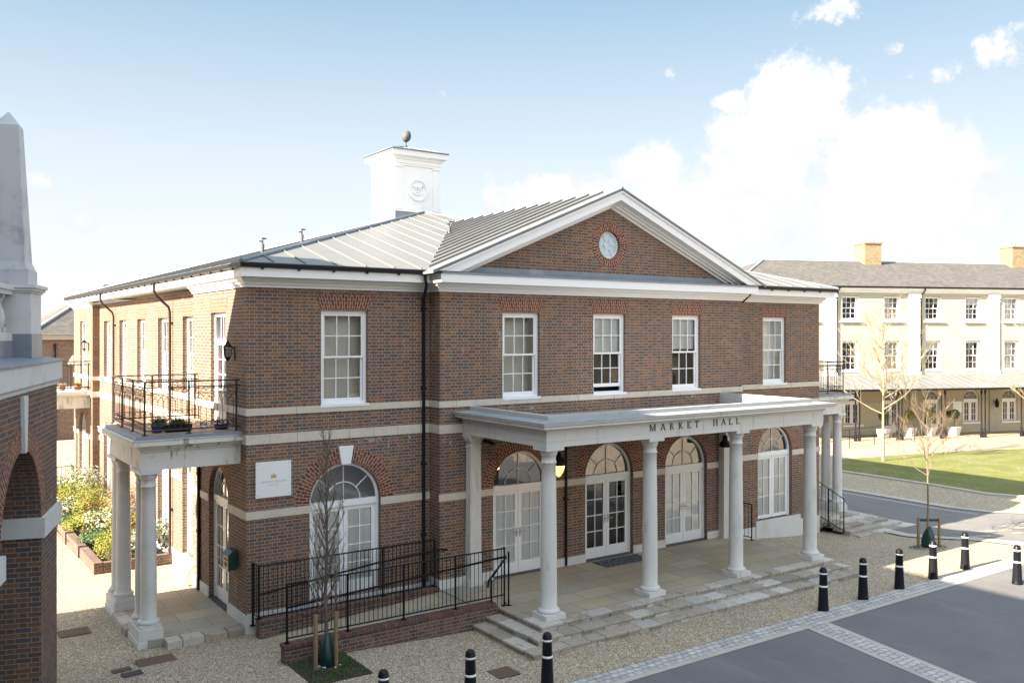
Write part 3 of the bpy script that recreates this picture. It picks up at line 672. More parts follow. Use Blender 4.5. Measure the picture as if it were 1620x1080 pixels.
# eaves: bed moulding, fascia, soffit, gutters
BED = [(0, 7.40), (.035, 7.40), (.035, 7.44), (.07, 7.455), (.09, 7.49), (.09, 7.505), (.14, 7.53), (.17, 7.6), (0, 7.6)]
cm = MB()
cm.sweep(BED, [(0, Y1), (0, 17.64)]) ; cm.sweep(BED, [(0, 4.08), (0, 0), (PX0, 0), (PX0, -PJ), (PX1, -PJ), (PX1, 0), (X1, 0), (X1, 4.08)]); cm.sweep(BED, [(X1, 17.64), (X1, Y1)])
ox, oy = .22, .45
FP_ = [(-ox, Y1 + oy), (-ox, -oy), (PX0 - ox, -oy), (PX0 - ox, -PJ - oy), (PX1 + ox, -PJ - oy), (PX1 + ox, -oy), (X1 + ox, -oy), (X1 + ox, Y1 + oy)]
cm.sweep([(0, 7.6), (0, 7.8), (-.03, 7.8), (-.03, 7.6)], FP_)
cm.build('eaves_cornice', 'white', hall)
sf = MB()
for (a, c, d, e_) in ((-ox, .3, -oy, Y1 + oy), (X1 - .3, X1 + ox, -oy, Y1 + oy), (.3, X1 - .3, -oy, .3), (PX0 - ox, PX1 + ox, -PJ - oy, -oy)):
    sf.quad((a + .01, d + .01, 7.602), (c, d + .01, 7.602), (c, e_, 7.602), (a + .01, e_, 7.602))
sf.build('soffit', 'white', hall)
def gutter(pts, brk):
    m = MB(); P_ = [Vector(p) for p in pts]
    m.sweep([(.0, 7.8), (.035, 7.785), (.085, 7.8), (.1, 7.86), (.1, 7.885), (.09, 7.885), (.0, 7.875)], [tuple(p) for p in P_])
    for a, c in zip(P_, P_[1:]):
        n_ = int((c - a).length / brk); d = (c - a).normalized(); o = Vector((d.y, -d.x))
        for i in range(n_):
            q = a + d * brk * (i + .5) + o * .04; m.box(q.x - .02, q.x + .02, q.y - .02, q.y + .02, 7.75, 7.79)
    return m.build('gutter', 'gutter', hall)
gutter([(-ox, Y1 + .4), (-ox, -oy), (PX0 - ox - .02, -oy)], .8); gutter([(PX1 + ox + .02, -oy), (X1 + ox, -oy), (X1 + ox, Y1 + .4)], .8)
# main roof: zinc hip with standing seams
ZE, AP = 7.9, 10.82
ex0, ex1, ey0, ey1 = -ox - .06, X1 + ox + .06, -oy - .06, Y1 + oy
ya, yb = 9.75, Y1 - 9.75
A_, B_ = (9.75, ya, AP), (9.75, yb, AP)
c00, c10, c11, c01 = (ex0, ey0, ZE), (ex1, ey0, ZE), (ex1, ey1, ZE), (ex0, ey1, ZE)
rf = MB(); rf.quad(c00, c10, A_); rf.quad(c10, c11, B_, A_); rf.quad(c11, c01, B_); rf.quad(c01, c00, A_, B_)
for a, c in ((c00, c10), (c10, c11), (c11, c01), (c01, c00)): rf.quad(a, c, (c[0], c[1], c[2] - .035), (a[0], a[1], a[2] - .035))
def seam(p, q, hh=.03, ww=.012):
    p, q = Vector(p), Vector(q); d = (q - p).normalized(); sd = d.cross(Vector((0, 0, 1))).normalized() * ww; up = Vector((0, 0, hh))
    rf.add([p - sd, p + sd, p + sd + up, p - sd + up, q - sd, q + sd, q + sd + up, q - sd + up], [(0, 1, 2, 3), (4, 7, 6, 5), (0, 4, 5, 1), (1, 5, 6, 2), (2, 6, 7, 3), (3, 7, 4, 0)])
kf = (AP - ZE) / (ya - ey0)
def zf_(y): return ZE + kf * (y - ey0)
x = .42
while x < 19.5:
    t = min(x - ex0, ex1 - x) / (9.75 - ex0); ye = ey0 + t * (ya - ey0)
    hx = abs(x - 9.75); rz = 10.25 - .417 * hx
    y0 = ey0 + .02
    if hx < 5.7: y0 = max(y0, ey0 + (rz - ZE) / kf)
    if ye > y0 + .1: seam((x, y0, zf_(y0)), (x, ye, zf_(ye)))
    x += .71
kl = (AP - ZE) / (9.75 - ex0)
y = .3
while y < Y1:
    t = min(1, min((y - ey0) / (ya - ey0), (ey1 - y) / (ey1 - yb)))
    for s_ in (-1, 1):
        xe = ex0 + .02 if s_ < 0 else ex1 - .02; xi = ex0 + t * (9.75 - ex0) if s_ < 0 else ex1 - t * (9.75 - ex0)
        seam((xe, y, ZE + .005), (xi, y, ZE + kl * abs(xi - (ex0 if s_ < 0 else ex1))))
    y += .71
# pediment roof
GE = 10.25; HW = 5.78; GY = -1.03
def zg(x): return GE - .417 * abs(x - 9.75)
yr = ey0 + (GE - ZE) / kf
for s_ in (-1, 1):
    xe = 9.75 + s_ * HW
    rf.quad((xe, GY, zg(xe)), (9.75, GY, GE), (9.75, yr, GE), (xe, ey0, zg(xe)))
    rf.quad((xe, GY, zg(xe)), (9.75, GY, GE), (9.75, GY, GE - .05), (xe, GY, zg(xe) - .05))
    rf.quad((xe, GY, zg(xe)), (xe, ey0, zg(xe)), (xe, ey0, zg(xe) - .05), (xe, GY, zg(xe) - .05))
    y = GY + .75
    while y < yr:
        xs_ = 9.75 + s_ * (HW - .1)
        if y > ey0:                        # the valley cuts the foot of the seam
            zv = zf_(y); xs_ = 9.75 + s_ * min(HW - .1, (GE - zv) / .417)
        seam((xs_, y, zg(xs_)), (9.75, y, GE), .06, .014); y += .6
rf.build('roof', 'zinc', hall)
rl = MB()
for a, c in ((c00, A_), (c10, A_), (c01, B_), (c11, B_), (A_, B_)): rl.tube([(a[0], a[1], a[2] + .02), (c[0], c[1], c[2] + .02)], .05, 5)
rl.tube([(9.75, GY, GE + .01), (9.75, yr, GE + .01)], .05, 5)
for s_ in (-1, 1):
    rl.tube([(9.75 + s_ * HW, GY + .02, zg(9.75 + HW) + .015), (9.75, GY + .02, GE + .015)], .028, 5)
rl.build('roof_flashing', 'lead', hall)
# raking and horizontal cornices
rk = MB()
def rake(o0, o1, y0, y1, zb=7.86):
    for s_ in (-1, 1):
        pts = []
        xb0 = (GE - o0 - zb) / .417; xb1 = (GE - o1 - zb) / .417
        rk.prism([(9.75, y0, GE - o0), (9.75 + s_ * xb0, y0, zb), (9.75 + s_ * xb1, y0, zb), (9.75, y0, GE - o1)], (0, y1 - y0, 0))
rake(.05, .09, -1.025, -.48); rake(.091, .11, -1.0, -.48); rake(.111, .29, -.975, -.48); rake(.291, .34, -.74, -.48); rake(.341, .40, -.66, -.48); rake(.401, .46, -.56, -.48)
rk.build('raking_cornice', 'white', hall)
ll = MB(); ll.prism([(PX0 - .2, -PJ - oy - .03, 7.8), (PX0 - .2, -PJ - oy - .03, 7.84), (PX0 - .2, -PJ - .001, 7.9), (PX0 - .2, -PJ - .001, 7.8)], (PX1 - PX0 + .4, 0, 0))
ll.prism([(5.1, -PJ - .012, 7.88), (14.4, -PJ - .012, 7.88), (14.1, -PJ - .012, 8.03), (5.4, -PJ - .012, 8.03)], (0, .008, 0))
ll.build('lead_flashing', 'lead', hall)
# oculus
oc = MB(FP); ring(oc, cx_, cz_, ro - .05, ro, -.09, 0, 2 * PI, 48, back=-.14)
for i in range(6):
    t = rad(60 * i); oc.bar((cx_ + .11 * math.cos(t), -.1, cz_ + .11 * math.sin(t)), (cx_ + (ro - .03) * math.cos(t), -.1, cz_ + (ro - .03) * math.sin(t)), .011)
oc.tube([(cx_ + .11 * math.cos(2 * PI * i / 20), -.1, cz_ + .11 * math.sin(2 * PI * i / 20)) for i in range(21)], .011, 4)
o = oc.build('oculus_window', 'white', hall)
m = MB(FP); m.add([(cx_ + ro * math.cos(2 * PI * i / 40), -.115, cz_ + ro * math.sin(2 * PI * i / 40)) for i in range(40)], [tuple(range(40))]); m.build('pane', 'opal', o)
# windows and doors
sash(hall, FF, 2.25, .57, UZ0, UZ1, fill='beige'); 
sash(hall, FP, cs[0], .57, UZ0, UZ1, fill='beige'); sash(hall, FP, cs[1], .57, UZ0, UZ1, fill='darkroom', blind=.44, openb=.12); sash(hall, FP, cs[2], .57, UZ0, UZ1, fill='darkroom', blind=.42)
sash(hall, FF, 17.2, .57, UZ0, UZ1, fill='curtain')
arched(hall, FF, 2.28, .87, .45, ZS, fill='curtain', thresh=False, handles=False, inner='beige')  # beige room stands in for sunlit paving reflected in the fanlight
arched(hall, FP, cs[0], R0, .36, ZS, fill='curtain', curt=.012); arched(hall, FP, cs[1], R0, .36, ZS, fill='dark'); arched(hall, FP, cs[2], R0, .36, ZS, fill='curtain', inner='beige')  # beige behind the last door imitates the same warm fanlight reflection
arched(hall, FF, 17.23, .84, .46, ZS, fill='curtain', thresh=False, handles=False, name='arched_window', panel=.1, rows=3)
for T, TR in ((LF, LR), (RF, RR)):
    for u in (2.0, 19.72):
        arched(hall, T, u, .74, .15, ZS, dep=.14, fill='dark' if u < 5 else 'curtain')
        dm = MB(T); a, c = u - .575, u + .575      # balcony door: leaf with a light over
        dm.box(a, a + .08, -.19, -.09, 4.35, 6.9); dm.box(c - .08, c, -.19, -.09, 4.35, 6.9); dm.box(a + .08, c - .08, -.19, -.09, 6.8, 6.9); dm.box(a + .08, c - .08, -.19, -.09, 6.15, 6.27)
        dm.box(a + .08, c - .08, -.16, -.11, 4.35, 4.75); dm.box(u - .05, u + .05, -.16, -.11, 4.75, 6.15); dm.box(a + .08, a + .17, -.16, -.11, 4.75, 6.15); dm.box(c - .17, c - .08, -.16, -.11, 4.75, 6.15)
        for k in range(1, 4): dm.box(a + .17, c - .17, -.145, -.125, 4.75 + .35 * k - .01, 4.75 + .35 * k + .01)
        for uu in (u - .2, u, u + .2): dm.box(uu - .01, uu + .01, -.145, -.125, 6.27, 6.8)
        dd = dm.build('balcony_door', 'white', hall); q = MB(T); q.quad((a + .08, -.14, 4.7), (c - .08, -.14, 4.7), (c - .08, -.14, 6.8), (a + .08, -.14, 6.8)); q.build('pane', 'glass', dd)
        room(dd, T, u, .573, 4.36, 6.89, -.191, .6, 'beige')
    for k in range(5):
        sash(hall, TR, 5.46 + 2.7 * k, .575, 4.8, 6.87, dep=.14, fill='curtain'); arched(hall, TR, 5.46 + 2.7 * k, .6, .5, ZS, dep=.16, fill='curtain', thresh=False, handles=False, name='arched_window', panel=.1, rows=3)
# rainwater pipes
def pipe(pts, r=.035, brackets=(), name='downpipe', mat='gutter'):
    m = MB(); m.tube(pts, r, 8)
    for (x, y, z) in brackets: m.box(x - .055, x + .055, y - .055, y + .055, z - .03, z + .03)
    return m.build(name, mat, hall)
pipe([(4.05, -.53, 7.84), (4.05, -.53, 7.66), (4.1, -.5, 7.55), (4.24, -.1, 7.22), (4.27, -.055, 7.1), (4.27, -.055, .2)], .04, [(4.27, -.05, z) for z in (7.0, 5.1, 3.3, 1.6)])
pipe([(15.42, -.53, 7.84), (15.42, -.53, 7.62), (15.35, -.3, 7.4), (15.12, .02, 7.25), (15.115, -.01, 7.1), (15.115, -.06, .1)], .04)
for y in (7.05, 14.7):
    pipe([(-.26, y, 7.84), (-.26, y, 7.6), (-.2, y, 7.45), (.13, y, 7.15), (.17, y, 7.0), (.17, y, .1)], .038, [(.2, y, z) for z in (6.7, 4.9, 3.2, 1.5)], mat='browniron')
pipe([(-.045, 3.45, 4.0), (-.045, 3.45, .1)], .042, [(-.04, 3.45, z) for z in (3, 1.6)])
pipe([(8.22, -PJ - .05, 4.2), (8.22, -PJ - .05, .38)], .035, [(8.22, -PJ - .04, 2.1)])
# roof vents
for (x, y, z) in ((1.95, 4.6, 8.85), (3.45, 5.6, 9.3), (8.0, 5.0, 9.75)):
    m = MB(); z0 = min(zf_(y), ZE + kl * (x - ex0)) if x < 5 else zg(x) - .05
    m.lathe([(.05, z0 - .1), (.05, z0 + .25), (.02, z0 + .27), (.02, z0 + .4)], x, y, 8); m.box(x - .02, x + .1, y - .015, y + .015, z0 + .38, z0 + .42); m.box(x - .09, x + .02, y - .015, y + .015, z0 + .31, z0 + .34); m.build('roof_vent', 'cover', hall)

# --- cupola
QX, QY, QH = 9.68, 11.0, .94
cp = MB(); cp.box(QX - QH + .01, QX + QH - .01, QY - QH + .01, QY + QH - .01, 9.9, 10.84); cup = cp.build('cupola', 'lead', hall)
cb = MB(); cb.box(QX - QH + .03, QX + QH - .03, QY - QH + .03, QY + QH - .03, 10.841, 12.75)
cb.box(QX - QH - .02, QX + QH + .02, QY - QH - .02, QY + QH + .02, 10.845, 10.9)
for sx_ in (-1, 1):
    for sy_ in (-1, 1):
        x, y = QX + sx_ * (QH - .15), QY + sy_ * (QH - .15)
        cb.box(x - .15, x + .15, y - .15, y + .15, 10.905, 12.45); cb.box(x - .175, x + .175, y - .175, y + .175, 12.455, 12.52); cb.box(x - .175, x + .175, y - .175, y + .175, 10.91, 11.02)
SQ = [(QX - QH, QY - QH), (QX + QH, QY - QH), (QX + QH, QY + QH), (QX - QH, QY + QH)]
cb.sweep([(-.02, 12.525), (.005, 12.525), (.005, 12.6), (.03, 12.6), (.03, 12.72), (.07, 12.74), (.09, 12.8), (.19, 12.86), (.19, 13.06), (-.02, 13.06)], SQ, True)
cb.build('cupola_body', 'white', cup)
qr = MB(); e = QH + .24; ap = (QX, QY, 13.42)
cr = [(QX - e, QY - e, 13.07), (QX + e, QY - e, 13.07), (QX + e, QY + e, 13.07), (QX - e, QY + e, 13.07)]
for i in range(4): qr.quad(cr[i], cr[(i + 1) % 4], ap)
qr.quad(*cr); qr.build('cupola_roof', 'zinc', cup)
q2 = MB()
for i in range(4):
    a, c = Vector(cr[i]), Vector(cr[(i + 1) % 4]); q2.tube([a + Vector((0, 0, .01)), c + Vector((0, 0, .01))], .022, 4); q2.tube([a, Vector(ap)], .03, 4)
    for k in range(1, 5):
        f = k / 5; p = a.lerp(c, f); t_ = 1 - abs(2 * f - 1); top = ((a + c) / 2).lerp(Vector(ap), t_); top = p.lerp(Vector((QX, QY, 13.42)), 0) if t_ == 0 else p + (Vector(ap) - (a + c) / 2) * t_
        q2.tube([p, top], .012, 4)
q2.build('cupola_flashing', 'lead', cup)
fin = MB(); fin.lathe([(.02, 13.38), (.07, 13.42), (.03, 13.47), (.02, 13.56), (.05, 13.6)], QX, QY, 12)
fc = Vector((QX + .02, QY, 13.78)); ax = Vector((.38, 0, 1)).normalized(); sd = ax.cross(Vector((0, 1, 0))).normalized()
n = 14; vv = []
for i, (r_, h_) in enumerate([(.005, -.2), (.09, -.17), (.15, -.08), (.17, 0), (.155, .1), (.11, .19), (.05, .25), (.005, .27)]):
    for k in range(n):
        t = 2 * PI * k / n; vv.append(tuple(fc + ax * h_ + sd * r_ * math.cos(t) + Vector((0, 1, 0)) * r_ * math.sin(t)))
fin.add(vv, [(i * n + k, i * n + (k + 1) % n, (i + 1) * n + (k + 1) % n, (i + 1) * n + k) for i in range(7) for k in range(n)], True)
fin.build('finial', 'cover', cup)
md = MB(F_front(QY - QH + .03)); mc = (QX, 11.68)
ring(md, mc[0], mc[1], .33, .41, .06, 0, 2 * PI, 36, back=0); ring(md, mc[0], mc[1], .0, .33, .012, 0, 2 * PI, 36)
# three plumes rising from a coronet
for dx, lean in ((-.09, -.1), (0, 0), (.09, .1)):
    p = [(mc[0] + dx * .6, .03, mc[1] - .05), (mc[0] + dx, .035, mc[1] + .06), (mc[0] + dx + lean * .4, .04, mc[1] + .15), (mc[0] + dx + lean * 1.1, .05, mc[1] + .13), (mc[0] + dx + lean * 1.1, .05, mc[1] + .09)]
    md.tube(p, [.02, .04, .045, .03, .02], 6)
md.box(mc[0] - .09, mc[0] + .09, .01, .045, mc[1] - .1, mc[1] - .05); md.tube([(mc[0] - .2, .03, mc[1] - .12), (mc[0] - .1, .03, mc[1] - .19), (mc[0] + .1, .03, mc[1] - .19), (mc[0] + .2, .03, mc[1] - .12)], .022, 5)
md.build('crest_medallion', 'white', cup)

# --- porch
FZ = .36
def column(mb, x, y, z0, z1, rb, rt, pl_=.52, ph=.11):
    mb.box(x - pl_ / 2, x + pl_ / 2, y - pl_ / 2, y + pl_ / 2, z0, z0 + ph)
    h = z1 - z0; zt = z1
    pr_ = [(rb * 1.25, z0 + ph), (rb * 1.34, z0 + ph + .03), (rb * 1.34, z0 + ph + .06), (rb * 1.22, z0 + ph + .09), (rb * 1.08, z0 + ph + .1), (rb * 1.08, z0 + ph + .12)]
    for i in range(9):
        t = i / 8; r_ = rb + (rt - rb) * (t ** 1.7); zz_ = z0 + ph + .14 + (zt - .36 - z0 - ph - .14) * t; pr_.append((r_, zz_))
    pr_ += [(rt * 1.1, zt - .35), (rt * 1.14, zt - .335), (rt * 1.1, zt - .32), (rt, zt - .31), (rt * 1.0, zt - .2), (rt * 1.12, zt - .19), (rt * 1.15, zt - .17), (rt * 1.3, zt - .1), (rt * 1.38, zt - .075)]
    mb.lathe(pr_, x, y, 32)
    a = rt * 1.55; mb.box(x - a, x + a, y - a, y + a, zt - .075, zt - .001)
EX0, EX1, EYF = 5.08, 14.42, -3.86
EB = 4.0
for x in (5.32, 8.27, 11.22, 14.17):
    m = MB(); column(m, x, -3.62, FZ, EB, .18, .153); m.build('column', 'coltop', hall)
for x in (5.32, 14.17):
    m = MB(); m.box(x - .2, x + .2, -PJ - .26, -PJ - .0, FZ, FZ + .14); m.frus(x, -PJ - .12, FZ + .14, EB - .2, .165, .11, .145, .1); m.box(x - .165, x + .165, -PJ - .23, -PJ, EB - .33, EB - .30)
    m.box(x - .17, x + .17, -PJ - .24, -PJ, EB - .2, EB - .15); m.box(x - .21, x + .21, -PJ - .28, -PJ, EB - .149, EB - .08); m.box(x - .24, x + .24, -PJ - .3, -PJ, EB - .079, EB - .001); m.build('pilaster', 'coltop', hall)
en = MB(); PP = [(EX0, -PJ), (EX0, EYF), (EX1, EYF), (EX1, -PJ)]
en.sweep([(-.33, EB), (0, EB), (0, EB + .125), (.012, EB + .125), (.012, EB + .15), (0, EB + .15), (0, EB + .34), (.03, EB + .345), (.05, EB + .39), (.1, EB + .41), (.21, EB + .415), (.21, EB + .46), (.24, EB + .475), (.27, EB + .53), (-.33, EB + .53)], PP)
en.quad((EX0 + .3, EYF + .3, EB + .15), (EX1 - .3, EYF + .3, EB + .15), (EX1 - .3, -PJ, EB + .15), (EX0 + .3, -PJ, EB + .15))
en.build('entablature', 'entab', hall)
pr_ = MB(); pr_.sweep([(-.2, EB + .531), (.27, EB + .531), (.27, EB + .545), (-.2, EB + .56)], PP); pr_.build('porch_lead', 'leadlight', hall)
# low parapet round a sunken lead flat
up = MB(); up.sweep([(-.34, EB + .3), (-.2, EB + .3), (-.2, EB + .65), (-.34, EB + .65)], PP); up.build('roof_upstand', 'parapet', hall)
fl_ = MB(); fl_.box(EX0 + .3, EX1 - .3, EYF + .3, -PJ - .001, EB + .3, EB + .34); fl_.build('porch_flat_roof', 'leadlight', hall)
# lettering MARKET HALL
def letter(mb, ch, x, z, h, Wd):
    t, th, sr = h * .17, h * .07, h * .22
    def st(px, w=t, z0=0, z1=1, serif=True):
        mb.box(px - w / 2, px + w / 2, 0, .012, z + z0 * h, z + z1 * h)
        if serif:
            for zz in (z0, z1): mb.box(px - w / 2 - sr * .4, px + w / 2 + sr * .4, 0, .012, z + zz * h - (.055 * h if zz else 0), z + zz * h + (0 if zz else .055 * h))
    def dg(x0, z0, x1, z1, w): mb.prism([(x + x0 * Wd - w / 2, .012, z + z0 * h), (x + x0 * Wd + w / 2, .012, z + z0 * h), (x + x1 * Wd + w / 2, .012, z + z1 * h), (x + x1 * Wd - w / 2, .012, z + z1 * h)], (0, -.012, 0))
    def hz(x0, x1, zz, w=th): mb.box(x + x0 * Wd, x + x1 * Wd, 0, .012, z + zz * h - w / 2, z + zz * h + w / 2)
    if ch == 'M': st(x + .08 * Wd, th); st(x + .92 * Wd); dg(.1, 1, .5, .05, t); dg(.5, .05, .9, 1, th)
    elif ch == 'A': dg(.1, 0, .48, 1, th); dg(.9, 0, .52, 1, t); hz(.25, .75, .35); hz(0, .25, .03, .055 * h); hz(.75, 1.02, .03, .055 * h)
    elif ch in 'RKELTH':
        if ch == 'T': st(x + .5 * Wd, t); hz(.02, .98, .965); mb.box(x + .02 * Wd, x + .02 * Wd + th, 0, .012, z + .78 * h, z + h); mb.box(x + .98 * Wd - th, x + .98 * Wd, 0, .012, z + .78 * h, z + h)
        elif ch == 'H': st(x + .15 * Wd); st(x + .85 * Wd); hz(.15, .85, .52)
        else:
            st(x + .2 * Wd)
            if ch == 'L': hz(.2, .95, .035); mb.box(x + .95 * Wd - th, x + .95 * Wd, 0, .012, z, z + .25 * h)
            if ch == 'E':
                hz(.2, .9, .965); hz(.2, .75, .52); hz(.2, .95, .035); mb.box(x + .9 * Wd - th, x + .9 * Wd, 0, .012, z + .78 * h, z + h); mb.box(x + .95 * Wd - th, x + .95 * Wd, 0, .012, z, z + .25 * h)
            if ch == 'K': dg(.25, .42, .85, 1, th); dg(.38, .55, .92, 0, t); hz(.75, 1.0, .03, .05 * h); hz(.68, .95, .97, .05 * h)
            if ch == 'R':
                n_ = 12
                for i in range(n_):
                    t0, t1 = -PI / 2 + PI * i / n_, -PI / 2 + PI * (i + 1) / n_
                    f = lambda t_, r0_, r1_: (x + (.4 + r0_ * math.cos(t_)) * Wd, .012, z + (.74 + r1_ * math.sin(t_)) * h)
                    mb.quad(f(t0, .42, .26), f(t1, .42, .26), f(t1, .24, .2), f(t0, .24, .2))
                hz(.2, .42, .965); hz(.2, .42, .51); dg(.45, .5, .9, 0, t); hz(.8, 1.0, .03, .05 * h)
lt = MB(F_front(EYF - .002))
LX = (8.03, 8.37, 8.67, 8.96, 9.24, 9.49, 10.13, 10.41, 10.69, 10.95)
LW = (.18, .16, .135, .14, .135, .15, .15, .16, .12, .12)
for ch, px, wd in zip('MARKETHALL', LX, LW): letter(lt, ch, px, EB + .172, .155, wd)
lt.build('lettering', 'ltrs', hall)
# porch floor and steps
fl = MB(); fl.box(4.85, 14.55, -3.75, -PJ - .0, -.1, FZ); fl.box(PX0 + .001, 4.85, -2.3, -PJ - .031, -.1, FZ - .001); fl.build('porch_floor', 'flag', hall)
random.seed(5)
def riven(mb, x0, x1, y0, y1, zt, hgt, axis='x', lmin=.35, lmax=.75):
    a = x0 if axis == 'x' else y0; end = x1 if axis == 'x' else y1
    while a < end - .01:
        L = min(random.uniform(lmin, lmax), end - a)
        if end - a - L < lmin * .7: L = end - a
        j = random.uniform(-.007, .007); dz = random.uniform(-.004, .003)
        ax0, ax1, ay0, ay1 = (a, a + L - .016, y0 - j, y1) if axis == 'x' else (x0 - j, x1, a, a + L - .016)
        v = []; 
        bv = min(.014, hgt * .2)
        v = [(ax0, ay0, zt - hgt), (ax1, ay0, zt - hgt), (ax1, ay1, zt - hgt), (ax0, ay1, zt - hgt),
             (ax0, ay0, zt - bv + dz), (ax1, ay0, zt - bv + dz), (ax1, ay1, zt - bv + dz), (ax0, ay1, zt - bv + dz),
             (ax0 + bv, ay0 + bv, zt + dz), (ax1 - bv, ay0 + bv, zt + dz), (ax1 - bv, ay1 - bv, zt + dz), (ax0 + bv, ay1 - bv, zt + dz)]
        q = random.uniform(0, 40) + 0; uv4 = [[(q, q), (q + .01, q), (q + .01, q + .01), (q, q + .01)]]
        fs = [(0, 1, 5, 4), (1, 2, 6, 5), (2, 3, 7, 6), (3, 0, 4, 7), (4, 5, 9, 8), (5, 6, 10, 9), (6, 7, 11, 10), (7, 4, 8, 11), (8, 9, 10, 11)]
        mb.add(v, fs, uvs=[[(q, q)] * 4] * 9)
        a += L
M['stepblock'] = None
def stepmat():
    m, n, bs = new_mat('riven sandstone'); p = pos(n); u, v, _ = n.sep(uvc(n))
    wn = n.n.new('ShaderNodeTexWhiteNoise'); wn.noise_dimensions = '2D'; n.l.new(n.comb(u, v), wn.inputs['Vector'])
    c = n.ramp(wn.outputs[0], [(0, (.33, .3, .25)), (.2, (.46, .43, .38)), (.4, (.27, .24, .2)), (.55, (.36, .31, .26)), (.7, (.4, .385, .36)), (.85, (.54, .51, .47))], True)
    c = n.mix(.75, c, n.mix(n.noise(p, 9, 5, .7), (.4, .37, .34), (1.6, 1.6, 1.6)), 'MULTIPLY')
    moss = n.mapr(n.noise(p, 3.3, 5, .75), .56, .68); c = n.mix(n.m('MULTIPLY', moss, .6), c, (.1, .09, .055))
    n.l.new(c, bs.inputs['Base Color']); bs.inputs['Roughness'].default_value = .85; bump(n, bs, n.noise(p, 16, 5, .7), .6, .02); return m
M['stepblock'] = stepmat()
stp = MB()
for k, (yf, xl, xr) in enumerate(((-4.06, 4.80, 14.62), (-4.41, 4.45, 14.78), (-4.74, 4.1, 14.95))):
    zt = FZ - .12 * k + .003; dpt = .36 if k else .31
    riven(stp, xl, xr, yf, yf + dpt, zt, .05); riven(stp, xl + .03, xr - .02, yf + .022, yf + .2, zt - .058, .07, 'x', .2, .42)
    riven(stp, xl, xl + (.36 if k else .31), yf + dpt + .012, -2.25 - .1 * k, zt, .05, 'y'); riven(stp, xl + .022, xl + .2, yf + .1, -2.27 - .1 * k, zt - .058, .07, 'y', .2, .42)
riven(stp, 14.62 - .28, 14.62, -3.7, -1.2, FZ + .003, .6, 'y')
stp.build('steps', 'stepblock', hall)
cr_ = MB(); cr_.box(4.86, 14.55, -3.9, -3.7, -.1, FZ - .02); cr_.box(4.5, 14.5, -4.3, -3.8, -.1, FZ - .15); cr_.box(4.2, 14.5, -4.6, -4.2, -.1, FZ - .27); cr_.build('step_core', 'soil', hall)

